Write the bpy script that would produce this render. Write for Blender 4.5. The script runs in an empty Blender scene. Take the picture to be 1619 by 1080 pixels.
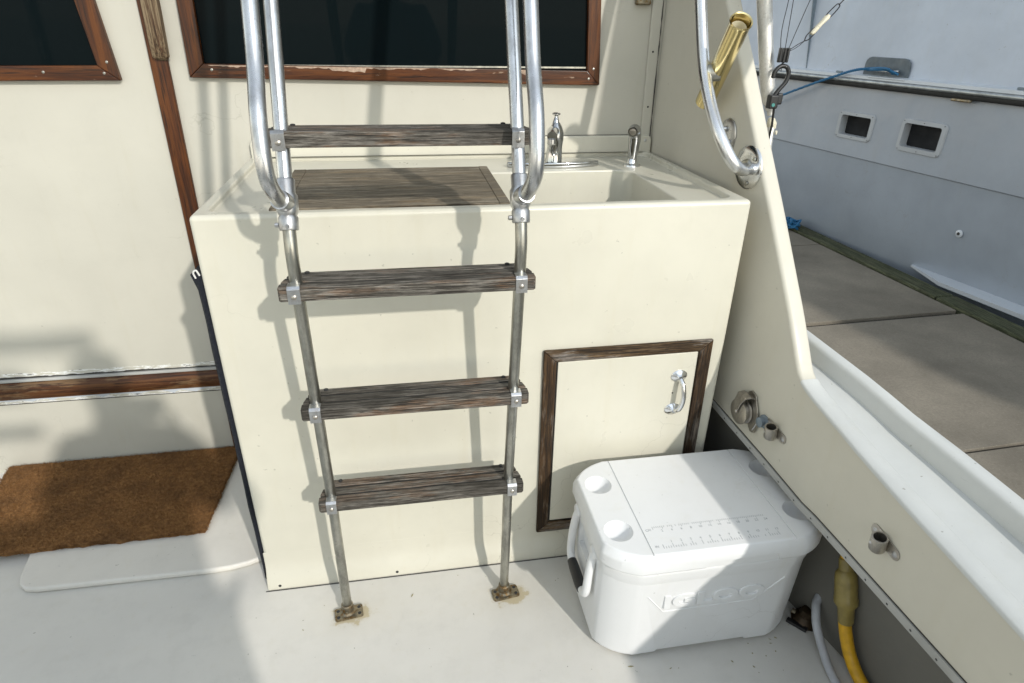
import bpy, bmesh, math, random
from mathutils import Vector, Matrix
random.seed(7)
R = math.radians
S = bpy.context.scene
C = S.collection

# ---------------------------------------------------------------- camera, world, sun
cd = bpy.data.cameras.new('camera'); cam = bpy.data.objects.new('camera', cd); C.objects.link(cam)
CM = ((0.9855473024, 0.0623815391, -0.1574962167), (-0.1686039318, 0.4512740124, -0.8763130034), (0.0164081958, 0.8902023979, 0.4552696583))
cam.matrix_world = Matrix(((*CM[0], 0), (*CM[1], 0), (*CM[2], 1.4), (0, 0, 0, 1)))
cd.sensor_width = 36; cd.lens = 36*985/1619; cd.clip_start = 0.02; cd.clip_end = 3000
cd.dof.use_dof = True; cd.dof.focus_distance = 1.45; cd.dof.aperture_fstop = 11.0
S.camera = cam
SUN = Vector((0.44, -1.0, 0.60)).normalized()
EL = math.asin(SUN.z); AZ = math.atan2(SUN.x, SUN.y)
w = bpy.data.worlds.new('World'); S.world = w; w.use_nodes = True
wn = w.node_tree.nodes; wl = w.node_tree.links
sky = wn.new('ShaderNodeTexSky'); sky.sky_type = 'NISHITA'; sky.sun_disc = False
sky.sun_elevation = EL; sky.sun_rotation = AZ; sky.air_density = 2.0; sky.dust_density = 0.0
hs = wn.new('ShaderNodeHueSaturation'); hs.inputs['Saturation'].default_value = 0.38   # thin high haze: a paler sky
wl.new(sky.outputs[0], hs.inputs['Color']); wl.new(hs.outputs[0], wn['Background'].inputs[0]); wn['Background'].inputs[1].default_value = 0.15
sd = bpy.data.lights.new('sun', 'SUN'); sd.energy = 1.7; sd.angle = R(1.3); sd.color = (1, 0.955, 0.885)
so = bpy.data.objects.new('sun', sd); C.objects.link(so); so.rotation_euler = SUN.to_track_quat('Z', 'Y').to_euler()
S.view_settings.view_transform = 'Standard'; S.view_settings.look = 'None'
S.view_settings.exposure = 0.8; S.view_settings.gamma = 1.0
S.cycles.max_bounces = 16; S.cycles.diffuse_bounces = 12; S.cycles.glossy_bounces = 6

# ---------------------------------------------------------------- materials
def mat(name):
    m = bpy.data.materials.new(name); m.use_nodes = True
    return m, m.node_tree.nodes, m.node_tree.links, m.node_tree.nodes['Principled BSDF']
def N(nd, t, **k):
    n = nd.new(t)
    for a, v in k.items(): setattr(n, a, v)
    return n
def coords(nd, lk, scale=(1, 1, 1), kind='Object'):
    t = N(nd, 'ShaderNodeTexCoord'); mp = N(nd, 'ShaderNodeMapping'); mp.inputs['Scale'].default_value = scale
    lk.new(t.outputs[kind], mp.inputs['Vector']); return mp.outputs['Vector']
def noise(nd, lk, vec, scale, detail=4, rough=0.55, dist=0.0):
    n = N(nd, 'ShaderNodeTexNoise'); n.inputs['Scale'].default_value = scale; n.inputs['Detail'].default_value = detail
    n.inputs['Roughness'].default_value = rough; n.inputs['Distortion'].default_value = dist
    lk.new(vec, n.inputs['Vector']); return n.outputs['Fac']
def ramp(nd, lk, fac, stops):
    r = N(nd, 'ShaderNodeValToRGB'); e = r.color_ramp.elements
    while len(e) > 1: e.remove(e[0])
    e[0].position = stops[0][0]; e[0].color = (*stops[0][1], 1)
    for p, c in stops[1:]:
        k = e.new(p); k.color = (*c, 1)
    lk.new(fac, r.inputs['Fac']); return r.outputs['Color']
def g(v): return (v, v, v)
def mix(nd, lk, fac, a, b, mode='MIX'):
    m = N(nd, 'ShaderNodeMix', data_type='RGBA', blend_type=mode)
    for s, v in ((m.inputs['Factor'], fac), (m.inputs[6], a), (m.inputs[7], b)):
        if isinstance(v, (int, float)): s.default_value = v
        elif isinstance(v, tuple): s.default_value = (*v, 1)
        else: lk.new(v, s)
    return m.outputs[2]
def math_(nd, lk, op, a, b=None, c=None, clamp=False):
    m = N(nd, 'ShaderNodeMath', operation=op); m.use_clamp = clamp
    for i, v in enumerate((a, b, c)):
        if v is None: continue
        if isinstance(v, (int, float)): m.inputs[i].default_value = v
        else: lk.new(v, m.inputs[i])
    return m.outputs[0]
def bump(nd, lk, b, h, strength=0.2, dist=0.002):
    n = N(nd, 'ShaderNodeBump'); n.inputs['Strength'].default_value = strength; n.inputs['Distance'].default_value = dist
    lk.new(h, n.inputs['Height']); lk.new(n.outputs['Normal'], b.inputs['Normal'])

def gelcoat(name, col, rough=0.32, dirt=0.10, speck=0.5, coat=0.25, wave=0.25, extra=None, age=0.8, grit=0.0):
    m, nd, lk, b = mat(name)
    v = coords(nd, lk)
    big = noise(nd, lk, v, 2.3, 5, 0.6)
    c1 = ramp(nd, lk, big, [(0.3, tuple(x*(1-dirt) for x in col)), (0.62, col)])
    fine = noise(nd, lk, v, 260, 3, 0.7)
    sp = ramp(nd, lk, fine, [(0.70, g(0)), (0.78, g(speck))])
    f2 = noise(nd, lk, v, 75, 2, 0.5); sp = math_(nd, lk, 'MAXIMUM', sp, ramp(nd, lk, f2, [(0.745, g(0)), (0.77, g(speck*0.8))]))
    c2 = mix(nd, lk, sp, c1, (0.20, 0.19, 0.15))
    st = noise(nd, lk, coords(nd, lk, (9, 9, 1.2)), 3.0, 5, 0.6)
    c3 = mix(nd, lk, ramp(nd, lk, st, [(0.55, g(0)), (0.8, g(0.16))]), c2, tuple(x*y for x, y in zip(col, (0.80, 0.74, 0.58))))
    if age:
        wv = N(nd, 'ShaderNodeTexVoronoi', feature='DISTANCE_TO_EDGE'); wv.inputs['Scale'].default_value = 5.5
        dn = N(nd, 'ShaderNodeTexNoise'); dn.inputs['Scale'].default_value = 6.0; dn.inputs['Detail'].default_value = 6; lk.new(v, dn.inputs['Vector'])
        ad = N(nd, 'ShaderNodeMix', data_type='VECTOR'); ad.inputs['Factor'].default_value = 0.22; lk.new(v, ad.inputs[4]); lk.new(dn.outputs['Color'], ad.inputs[5]); lk.new(ad.outputs[1], wv.inputs['Vector'])
        msk = ramp(nd, lk, noise(nd, lk, v, 1.6, 3), [(0.54, g(0)), (0.60, g(1))])
        cr = math_(nd, lk, 'MULTIPLY', math_(nd, lk, 'MULTIPLY', math_(nd, lk, 'LESS_THAN', wv.outputs['Distance'], 0.0045), msk), 1.0 if age < 1 else 0.12)
        c3 = mix(nd, lk, math_(nd, lk, 'MULTIPLY', cr, 0.30*age), c3, (0.22, 0.20, 0.15))
        ch = noise(nd, lk, v, 14, 7, 0.7)
        c3 = mix(nd, lk, ramp(nd, lk, ch, [(0.50, g(0)), (0.72, g(0.22*age))]), c3, tuple(x*0.80 for x in col))
        sc_ = noise(nd, lk, coords(nd, lk, (3.0, 3.0, 28.0)), 3.0, 6, 0.8)
        c3 = mix(nd, lk, ramp(nd, lk, sc_, [(0.66, g(0)), (0.70, g(0.35*age))]), c3, tuple(x*0.62 for x in col))
    if extra: c3 = extra(nd, lk, c3)
    lk.new(c3, b.inputs['Base Color'])
    rr = ramp(nd, lk, noise(nd, lk, v, 9, 4), [(0.3, g(rough*0.8)), (0.75, g(min(1, rough*1.45)))])
    lk.new(rr, b.inputs['Roughness'])
    b.inputs['Coat Weight'].default_value = coat; b.inputs['Coat Roughness'].default_value = 0.22
    hgt = noise(nd, lk, v, 5.0, 2)
    if grit: hgt = math_(nd, lk, 'ADD', hgt, math_(nd, lk, 'MULTIPLY', noise(nd, lk, v, 520, 3, 0.7), grit))
    bump(nd, lk, b, hgt, wave, 0.004)
    return m

def radial_stain(cs, r0):
    """rust bleeding from the ladder's bolted feet: a mark with its own shape on the deck"""
    def f(nd, lk, c):
        geo = N(nd, 'ShaderNodeNewGeometry')
        for (x, y) in cs:
            mp = N(nd, 'ShaderNodeMapping'); mp.vector_type = 'TEXTURE'; mp.inputs['Location'].default_value = (x, y, 0)
            mp.inputs['Scale'].default_value = (1.25, 0.8, 1)
            lk.new(geo.outputs['Position'], mp.inputs['Vector'])
            nn = noise(nd, lk, geo.outputs['Position'], 45, 4, 0.6)
            ln = N(nd, 'ShaderNodeVectorMath', operation='LENGTH'); lk.new(mp.outputs['Vector'], ln.inputs[0])
            d = math_(nd, lk, 'ADD', ln.outputs['Value'], math_(nd, lk, 'MULTIPLY', math_(nd, lk, 'SUBTRACT', nn, 0.5), 0.085))
            fac = ramp(nd, lk, math_(nd, lk, 'DIVIDE', d, r0, clamp=True), [(0.20, g(0.6)), (0.245, g(0.22)), (0.31, g(0.07)), (0.8, g(0.0))])
            c = mix(nd, lk, fac, c, (0.36, 0.27, 0.09))
        return c
    return f

def peel(zs):
    """flaked paint along the wooden trim"""
    def f(nd, lk, c):
        geo = N(nd, 'ShaderNodeNewGeometry'); sx = N(nd, 'ShaderNodeSeparateXYZ'); lk.new(geo.outputs['Position'], sx.inputs[0])
        nn = noise(nd, lk, coords(nd, lk, (14, 1, 90)), 1.6, 5, 0.65)
        for z0, hw in zs:
            d = math_(nd, lk, 'ABSOLUTE', math_(nd, lk, 'SUBTRACT', sx.outputs['Z'], z0))
            near = math_(nd, lk, 'LESS_THAN', d, hw)
            m2 = math_(nd, lk, 'MULTIPLY', near, ramp(nd, lk, nn, [(0.60, g(0)), (0.64, g(1))]))
            c = mix(nd, lk, m2, c, (0.05, 0.045, 0.04))
            c = mix(nd, lk, math_(nd, lk, 'MULTIPLY', near, ramp(nd, lk, nn, [(0.50, g(0)), (0.53, g(0.8)), (0.60, g(0.8)), (0.62, g(0))])), c, (0.78, 0.79, 0.78))
        return c
    return f

CREAM = (0.600, 0.577, 0.485)
M = {}
M['cream'] = gelcoat('cream_gelcoat', CREAM, 0.33)
M['sink'] = gelcoat('sink_gelcoat', (0.68, 0.635, 0.48), 0.28)
M['bulk'] = gelcoat('bulkhead_paint', (0.505, 0.486, 0.418), 0.45, dirt=0.08, coat=0.1, extra=peel([(0.371, 0.008), (0.276, 0.010)]))
M['wall'] = gelcoat('coaming_gelcoat', (0.55, 0.525, 0.445), 0.48, coat=0.08, dirt=0.10)
M['deck'] = gelcoat('deck_paint', (0.64, 0.622, 0.575), 0.55, dirt=0.09, speck=0.9, coat=0.0, wave=0.5, grit=0.22, age=1.6, extra=radial_stain([(-0.202, 1.188), (0.222, 1.185)], 0.15))
M['step'] = gelcoat('step_paint', (0.67, 0.645, 0.59), 0.5, dirt=0.08, coat=0.0, wave=0.5, grit=0.18, age=1.2)
M['gun'] = gelcoat('gunwale_gelcoat', (0.55, 0.56, 0.54), 0.5, dirt=0.10, speck=0.9, coat=0.0, wave=0.4, grit=0.18, age=1.2)
M['nb_port'] = gelcoat('porthole_frame_white', (0.42, 0.445, 0.475), 0.5, dirt=0.2, coat=0.0)
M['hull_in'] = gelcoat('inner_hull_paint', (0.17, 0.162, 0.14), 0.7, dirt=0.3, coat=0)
M['nb'] = gelcoat('neighbour_hull', (0.305, 0.345, 0.405), 0.35, dirt=0.14, speck=0.7, coat=0.3)
M['nb_top'] = gelcoat('neighbour_topside', (0.52, 0.575, 0.665), 0.5, dirt=0.16, speck=0.9, coat=0)
M['nb_white'] = gelcoat('neighbour_trim_white', (0.52, 0.56, 0.61), 0.35, dirt=0.08)

def simple(name, col, rough=0.5, metal=0.0, var=0.15, scale=40, bumpk=0.1, spec=None):
    m, nd, lk, b = mat(name); v = coords(nd, lk)
    n = noise(nd, lk, v, scale, 4)
    lk.new(ramp(nd, lk, n, [(0.3, tuple(x*(1-var) for x in col)), (0.7, tuple(min(1, x*(1+var)) for x in col))]), b.inputs['Base Color'])
    b.inputs['Metallic'].default_value = metal
    lk.new(ramp(nd, lk, noise(nd, lk, v, scale*0.6, 3), [(0.3, g(rough*0.75)), (0.7, g(min(1, rough*1.3)))]), b.inputs['Roughness'])
    if bumpk: bump(nd, lk, b, n, bumpk, 0.001)
    return m
def steel(name, col, rough, tarn=0.3, rust=0.0):
    m, nd, lk, b = mat(name); v = coords(nd, lk)
    n = noise(nd, lk, coords(nd, lk, (1, 1, 0.35)), 38, 6, 0.7)
    c = ramp(nd, lk, n, [(0.36, tuple(x*(1-tarn) for x in col)), (0.6, col)])
    f = noise(nd, lk, v, 420, 2, 0.6)
    c = mix(nd, lk, ramp(nd, lk, f, [(0.64, g(0)), (0.72, g(0.5))]), c, (0.10, 0.09, 0.07))
    if rust: c = mix(nd, lk, ramp(nd, lk, noise(nd, lk, v, 90, 5, 0.7), [(0.47, g(0)), (0.60, g(rust))]), c, (0.20, 0.11, 0.03))
    lk.new(c, b.inputs['Base Color']); b.inputs['Metallic'].default_value = 1.0
    lk.new(ramp(nd, lk, n, [(0.3, g(min(1, rough*1.8))), (0.65, g(rough))]), b.inputs['Roughness'])
    bump(nd, lk, b, f, 0.06, 0.0005)
    return m
M['chrome'] = steel('polished_stainless', (0.80, 0.81, 0.82), 0.13, 0.12)
M['tube'] = steel('handrail_stainless', (0.62, 0.63, 0.64), 0.22, 0.32)
M['rail'] = steel('grab_rail_stainless', (0.78, 0.79, 0.80), 0.22, 0.12)
M['dull'] = steel('dull_stainless', (0.45, 0.445, 0.40), 0.27, 0.40)
M['bracket'] = steel('bracket_stainless', (0.58, 0.59, 0.60), 0.28, 0.3, 0.15)
M['foot'] = steel('corroded_bronze', (0.36, 0.32, 0.24), 0.42, 0.55, 0.85)
M['brass'] = simple('gold_anodised', (0.78, 0.65, 0.33), 0.20, 1.0, 0.05, 12, 0.0)
M['tap'] = steel('tap_chrome', (0.55, 0.56, 0.57), 0.09, 0.25)
M['nickel'] = steel('aged_nickel', (0.50, 0.47, 0.42), 0.32, 0.35)

def wood(name, axis, dark, mid, light, warm, amount_warm=0.5, rough=0.75, coat=0.0, fine=1.0, peelc=None, crack=False):
    m, nd, lk, b = mat(name)
    sc = [55.0, 55.0, 55.0]; sc[axis] = 4.5 if crack else 2.4
    v = coords(nd, lk, tuple(sc))
    n1 = noise(nd, lk, v, 2.4*fine, 8, 0.72, 0.35)
    c = ramp(nd, lk, n1, [(0.30, dark), (0.46, mid), (0.60, light), (0.78, mid)])
    sc2 = [10.0, 10.0, 10.0]; sc2[axis] = 2.0
    n2 = noise(nd, lk, coords(nd, lk, tuple(sc2)), 2.2, 6, 0.7)
    c = mix(nd, lk, ramp(nd, lk, n2, [(0.53, g(0)), (0.60, g(amount_warm))]), c, warm)
    n3 = noise(nd, lk, v, 7.0*fine, 4, 0.6)
    c = mix(nd, lk, ramp(nd, lk, n3, [(0.34, g(0.85)), (0.46, g(0))]), c, tuple(x*0.35 for x in dark))
    if crack:
        n7 = noise(nd, lk, coords(nd, lk), 11.0, 5, 0.7)
        c = mix(nd, lk, ramp(nd, lk, n7, [(0.42, g(0.4)), (0.58, g(0))]), c, tuple(x*1.15 for x in mid))
        s3 = [420.0, 420.0, 420.0]; s3[axis] = 9.0
        n5 = noise(nd, lk, coords(nd, lk, tuple(s3)), 1.0, 4, 0.7)
        c = mix(nd, lk, ramp(nd, lk, n5, [(0.40, g(0.9)), (0.50, g(0))]), c, (0.012, 0.010, 0.008))
        c = mix(nd, lk, ramp(nd, lk, n5, [(0.58, g(0)), (0.68, g(0.6))]), c, tuple(min(1, x*1.6) for x in light))
        n6 = noise(nd, lk, coords(nd, lk, tuple(sc2)), 1.1, 5, 0.75)
        c = mix(nd, lk, ramp(nd, lk, n6, [(0.42, g(0.6)), (0.56, g(0))]), c, tuple(x*0.9 for x in dark))
    if peelc:
        n4 = noise(nd, lk, coords(nd, lk, tuple(sc2)), 6.0, 5, 0.7)
        c = mix(nd, lk, ramp(nd, lk, n4, [(0.66, g(0)), (0.69, g(0.8))]), c, peelc)
    lk.new(c, b.inputs['Base Color']); b.inputs['Roughness'].default_value = rough
    b.inputs['Coat Weight'].default_value = coat; b.inputs['Coat Roughness'].default_value = 0.15; b.inputs['Specular IOR Level'].default_value = 0.25
    bump(nd, lk, b, n1, 0.75 if coat < 0.3 else 0.2, 0.0016)
    return m
M['tread'] = wood('weathered_teak', 0, (0.022, 0.019, 0.015), (0.10, 0.090, 0.075), (0.27, 0.25, 0.22), (0.15, 0.068, 0.024), 0.5, fine=1.25, crack=True)
M['board'] = wood('grey_teak_board', 0, (0.09, 0.074, 0.052), (0.20, 0.165, 0.118), (0.30, 0.262, 0.20), (0.24, 0.165, 0.085), 0.5, fine=1.0, crack=True)
VD, VM, VL, VW = (0.020, 0.006, 0.002), (0.055, 0.015, 0.003), (0.105, 0.032, 0.005), (0.026, 0.010, 0.004)
M['varn_x'] = wood('varnished_mahogany', 0, VD, VM, VL, VW, 0.5, 0.45, 0.18, 0.5, (0.34, 0.24, 0.17))
M['varn_z'] = wood('varnished_mahogany_upright', 2, VD, VM, VL, VW, 0.4, 0.45, 0.18, 0.5)
M['trim'] = wood('worn_trim_wood', 0, (0.012, 0.006, 0.003), (0.060, 0.020, 0.006), (0.12, 0.048, 0.014), (0.22, 0.14, 0.07), 0.55, 0.6, 0.15, 0.6)
M['dframe_x'] = wood('weathered_frame_wood', 0, (0.014, 0.009, 0.006), (0.060, 0.034, 0.014), (0.15, 0.10, 0.055), (0.24, 0.22, 0.20), 0.85, 0.75, 0.0, crack=True)
M['dframe_z'] = wood('weathered_frame_wood_upright', 2, (0.014, 0.009, 0.006), (0.050, 0.026, 0.010), (0.105, 0.060, 0.026), (0.19, 0.17, 0.15), 0.6, 0.75, 0.0, crack=True)
M['grip'] = wood('worn_grip_wood', 2, (0.02, 0.011, 0.007), (0.085, 0.052, 0.028), (0.22, 0.165, 0.10), (0.08, 0.03, 0.014), 0.5, 0.7)

m, nd, lk, b = mat('window_glass'); M['glass'] = m
b.inputs['Base Color'].default_value = (0.004, 0.007, 0.008, 1); b.inputs['Roughness'].default_value = 0.06
b.inputs['Specular IOR Level'].default_value = 0.02; b.inputs['Roughness'].default_value = 0.03
m, nd, lk, b = mat('coir'); M['coir'] = m
v = coords(nd, lk)
c = ramp(nd, lk, noise(nd, lk, v, 85, 6, 0.95), [(0.25, (0.075, 0.033, 0.009)), (0.5, (0.27, 0.125, 0.036)), (0.75, (0.56, 0.32, 0.12))])
c = mix(nd, lk, ramp(nd, lk, noise(nd, lk, v, 9, 6, 0.75), [(0.38, g(0.45)), (0.60, g(0))]), c, (0.08, 0.036, 0.011))
lk.new(c, b.inputs['Base Color']); b.inputs['Roughness'].default_value = 0.95
bump(nd, lk, b, noise(nd, lk, v, 420, 3, 0.8), 1.0, 0.004)
m, nd, lk, b = mat('concrete'); M['concrete'] = m
v = coords(nd, lk)
c = ramp(nd, lk, noise(nd, lk, v, 1.7, 7, 0.65), [(0.35, (0.140, 0.123, 0.096)), (0.65, (0.245, 0.216, 0.170))])
c = mix(nd, lk, ramp(nd, lk, noise(nd, lk, v, 75, 4, 0.85), [(0.38, g(0.40)), (0.56, g(0))]), c, (0.12, 0.102, 0.078))
c = mix(nd, lk, ramp(nd, lk, noise(nd, lk, v, 110, 3, 0.8), [(0.60, g(0)), (0.68, g(0.35))]), c, (0.40, 0.36, 0.30))
lk.new(c, b.inputs['Base Color']); b.inputs['Roughness'].default_value = 0.9
bump(nd, lk, b, noise(nd, lk, v, 150, 4, 0.8), 0.5, 0.004)
M['algae'] = wood('algae_timber', 1, (0.016, 0.019, 0.010), (0.045, 0.052, 0.028), (0.11, 0.115, 0.068), (0.06, 0.055, 0.035), 0.5, 0.9)
M['joint'] = simple('joint_tar', (0.02, 0.02, 0.018), 0.8)
M['caulk'] = simple('old_caulk', (0.035, 0.032, 0.028), 0.8)
M['plastic'] = gelcoat('cooler_plastic', (0.75, 0.755, 0.755), 0.42, dirt=0.05, speck=0.35, coat=0.05, wave=0.3, grit=0.10, age=0.6)
M['emboss'] = gelcoat('cooler_emboss', (0.75, 0.755, 0.755), 0.38, dirt=0.03, speck=0.1, coat=0.1, wave=0.0)
M['print'] = simple('grey_print', (0.34, 0.36, 0.37), 0.6, var=0.3, scale=300)
M['black'] = simple('black_plastic', (0.012, 0.012, 0.013), 0.4)
M['rubber'] = simple('black_rubber', (0.02, 0.02, 0.02), 0.6)
M['railmetal'] = simple('rub_rail_aluminium', (0.33, 0.35, 0.36), 0.4, 0.7, 0.3, 20)
M['navy'] = simple('navy_canvas', (0.003, 0.005, 0.012), 0.85, scale=300, bumpk=0.4)
M['ropew'] = simple('white_cord', (0.65, 0.65, 0.62), 0.8, scale=300, bumpk=0.6)
M['ropeb'] = simple('blue_polyrope', (0.012, 0.115, 0.25), 0.55, var=0.5, scale=220, bumpk=0.8)
M['hose'] = simple('white_hose', (0.42, 0.43, 0.45), 0.4, scale=20)
M['yellow'] = simple('yellow_cable', (0.60, 0.33, 0.012), 0.45, scale=60)
M['conn'] = simple('yellowed_clear_plastic', (0.26, 0.20, 0.06), 0.35, var=0.25, scale=30)
M['bronze'] = simple('dark_bronze', (0.05, 0.033, 0.018), 0.5, 0.6, 0.5, 60)
M['greyp'] = simple('grey_plastic', (0.16, 0.20, 0.23), 0.45)
M['plate'] = simple('grey_painted_plate', (0.10, 0.125, 0.145), 0.5, 0.0)
M['alu'] = steel('white_aluminium', (0.80, 0.79, 0.76), 0.40, 0.14, 0.1)
M['strip'] = gelcoat('bare_edge_strip', (0.42, 0.42, 0.40), 0.5, dirt=0.35, speck=1.0, coat=0)
M['edge'] = simple('dark_porthole_glass', (0.006, 0.007, 0.009), 0.9, var=0.4, scale=12)
M['wire'] = simple('dark_wire', (0.03, 0.03, 0.035), 0.5, 0.5)
M['link'] = simple('aged_white_plastic', (0.62, 0.58, 0.45), 0.5)
M['skin'] = simple('skin', (0.50, 0.30, 0.21), 0.55, scale=30)
M['shirt'] = simple('blue_shirt_cloth', (0.40, 0.50, 0.62), 0.9, scale=120)
M['trous'] = simple('khaki_cloth', (0.42, 0.38, 0.30), 0.9, scale=120)
M['hair'] = simple('brown_hair', (0.05, 0.03, 0.018), 0.7, scale=90)
M['moss'] = simple('yellow_sealant', (0.28, 0.25, 0.13), 0.8, scale=30)
m, nd, lk, b = mat('water'); M['water'] = m
b.inputs['Base Color'].default_value = (0.02, 0.035, 0.035, 1); b.inputs['Roughness'].default_value = 0.08
bump(nd, lk, b, noise(nd, lk, coords(nd, lk), 2.2, 4), 0.5, 0.1)

# ---------------------------------------------------------------- mesh helpers
def islands(bm):
    bm.verts.ensure_lookup_table(); seen = set(); out = []
    for v in bm.verts:
        if v.index in seen: continue
        st = [v]; seen.add(v.index); grp = []
        while st:
            a = st.pop(); grp.append(a)
            for e in a.link_edges:
                q = e.other_vert(a)
                if q.index not in seen: seen.add(q.index); st.append(q)
        n = bmesh.new(); mp = {a: n.verts.new(a.co) for a in grp}; fs = set(f for a in grp for f in a.link_faces)
        for f in fs: n.faces.new([mp[a] for a in f.verts])
        out.append(n)
    bm.free(); return out
def pieces(name, bm, m, parent, **k):
    bm.verts.index_update(); return [part(name, q, m, parent, **k) for q in islands(bm)]
def obj(name, bm, m, parent=None, loc=None, ang=35, bev=0, seg=3, wn_=True, bang=50):
    me = bpy.data.meshes.new(name)
    bmesh.ops.recalc_face_normals(bm, faces=bm.faces)
    bm.to_mesh(me); bm.free()
    o = bpy.data.objects.new(name, me); C.objects.link(o)
    if m: me.materials.append(m)
    if bev:
        md = o.modifiers.new('bevel', 'BEVEL'); md.width = bev; md.segments = seg; md.limit_method = 'ANGLE'; md.angle_limit = R(bang)
        dg = bpy.context.evaluated_depsgraph_get(); nm = bpy.data.meshes.new_from_object(o.evaluated_get(dg))
        o.modifiers.clear(); o.data = nm; bpy.data.meshes.remove(me); me = nm; me.name = name
    for p in me.polygons: p.use_smooth = True
    me.set_sharp_from_angle(angle=R(ang))
    if wn_ and bev:
        md = o.modifiers.new('wn', 'WEIGHTED_NORMAL'); md.keep_sharp = True
    if parent: o.parent = parent
    if loc: o.location = loc
    return o
def cut(o, cutters, bev=0, seg=3, bang=50):
    for c in cutters:
        md = o.modifiers.new('b', 'BOOLEAN'); md.object = c; md.operation = 'DIFFERENCE'; md.solver = 'EXACT'
    if bev:
        md = o.modifiers.new('bevel', 'BEVEL'); md.width = bev; md.segments = seg; md.limit_method = 'ANGLE'; md.angle_limit = R(bang)
    dg = bpy.context.evaluated_depsgraph_get(); nm = bpy.data.meshes.new_from_object(o.evaluated_get(dg))
    o.modifiers.clear(); o.data = nm
    for p in nm.polygons: p.use_smooth = True
    nm.set_sharp_from_angle(angle=R(35))
    md = o.modifiers.new('wn', 'WEIGHTED_NORMAL'); md.keep_sharp = True
    for c in cutters: bpy.data.objects.remove(c)
    return o
def box(bm, x0, x1, y0, y1, z0, z1, mx=None):
    vs = [bm.verts.new((x, y, z)) for x in (x0, x1) for y in (y0, y1) for z in (z0, z1)]
    if mx:
        for q in vs: q.co = mx @ q.co
    for f in ((0, 1, 3, 2), (4, 6, 7, 5), (0, 4, 5, 1), (2, 3, 7, 6), (0, 2, 6, 4), (1, 5, 7, 3)):
        bm.faces.new([vs[i] for i in f])
    return bm
def prism(bm, pts, lo, hi, axis=2, mx=None):
    """polygon (list of 2-D points in the two other axes, in order) extruded along axis"""
    def P(a, c):
        p = [a[0], a[1]]; p.insert(axis, c); return Vector(p)
    A = [bm.verts.new(P(a, lo)) for a in pts]; B = [bm.verts.new(P(a, hi)) for a in pts]
    if mx:
        for q in A+B: q.co = mx @ q.co
    n = len(pts); bm.faces.new(A[::-1]); bm.faces.new(B)
    for i in range(n): bm.faces.new((A[i], A[(i+1) % n], B[(i+1) % n], B[i]))
    return bm
def loft(bm, rings, close=True, cap=True):
    V = [[bm.verts.new(p) for p in r] for r in rings]
    n = len(V[0])
    for a, b2 in zip(V, V[1:]):
        for i in range(n if close else n-1):
            j = (i+1) % n; bm.faces.new((a[i], a[j], b2[j], b2[i]))
    if cap and close:
        bm.faces.new(V[0][::-1]); bm.faces.new(V[-1])
    return bm
def smooth_path(pts, k=8):
    P = [Vector(p) for p in pts]; out = []
    for i in range(len(P)-1):
        p0 = P[max(i-1, 0)]; p1 = P[i]; p2 = P[i+1]; p3 = P[min(i+2, len(P)-1)]
        for j in range(k):
            t = j/k
            out.append(0.5*((2*p1)+(p2-p0)*t+(2*p0-5*p1+4*p2-p3)*t*t+(3*p1-p0-3*p2+p3)*t**3))
    out.append(P[-1]); return out
def tube(bm, pts, r, n=16, cap=True, flat=1.0):
    P = [Vector(p) for p in pts]; rs = r if isinstance(r, (list, tuple)) else [r]*len(P)
    t0 = (P[1]-P[0]).normalized(); up = Vector((0, 0, 1)) if abs(t0.z) < 0.9 else Vector((1, 0, 0))
    u = t0.cross(up).normalized(); rings = []
    for i, p in enumerate(P):
        t = ((P[min(i+1, len(P)-1)]-P[max(i-1, 0)])).normalized()
        u = (u-t*u.dot(t)).normalized(); v = t.cross(u)
        rings.append([p+(u*math.cos(a)+v*math.sin(a)*flat)*rs[i] for a in (2*math.pi*k/n for k in range(n))])
    return loft(bm, rings, True, cap)
def lathe(bm, prof, o=(0, 0, 0), axis=(0, 0, 1), n=24, sx=1.0, sy=1.0, cap=True):
    """prof: (radius, height) pairs along axis"""
    q = Vector((0, 0, 1)).rotation_difference(Vector(axis)); o = Vector(o)
    rings = [[o+q @ Vector((max(r, 1e-4)*math.cos(a)*sx, max(r, 1e-4)*math.sin(a)*sy, h)) for a in (2*math.pi*k/n for k in range(n))] for r, h in prof]
    return loft(bm, rings, True, cap)
def B(): return bmesh.new()
def empty(name, loc=(0, 0, 0), rz=0):
    o = bpy.data.objects.new(name, None); C.objects.link(o); o.location = loc; o.rotation_euler = (0, 0, rz); return o
def tag(o, label, cat, group=None):
    o['label'] = label; o['category'] = cat
    if group: o['group'] = group
    return o
def struct(o): o['kind'] = 'structure'; return o
def lab(o, t): o['label'] = t; return o
def rrect(x0, x1, y0, y1, r, k=5):
    out = []
    for cx, cy, a0 in ((x1-r, y1-r, 0), (x0+r, y1-r, 90), (x0+r, y0+r, 180), (x1-r, y0+r, 270)):
        for i in range(k+1):
            a = R(a0+90*i/k); out.append((cx+r*math.cos(a), cy+r*math.sin(a)))
    return out
def screw(bm, p, axis, r=0.004, h=0.0015):
    lathe(bm, [(r, 0), (r, h*0.4), (r*0.7, h), (0.0, h)], p, axis, 12)
def interp(x, xs, ys):
    if x <= xs[0]: return ys[0]
    for i in range(1, len(xs)):
        if x <= xs[i]:
            t = (x-xs[i-1])/(xs[i]-xs[i-1]); return ys[i-1]+t*(ys[i]-ys[i-1])
    return ys[-1]

# ---------------------------------------------------------------- SETTING: deck, water, dock
o = obj('deck', box(B(), -2.0, 1.10, -1.7, 2.0, -0.06, 0.0), M['deck']); struct(o)
b_ = B(); box(b_, -400, 400, -400, 400, -1.6, -1.0); struct(obj('water', b_, M['water']))
b_ = B()
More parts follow.
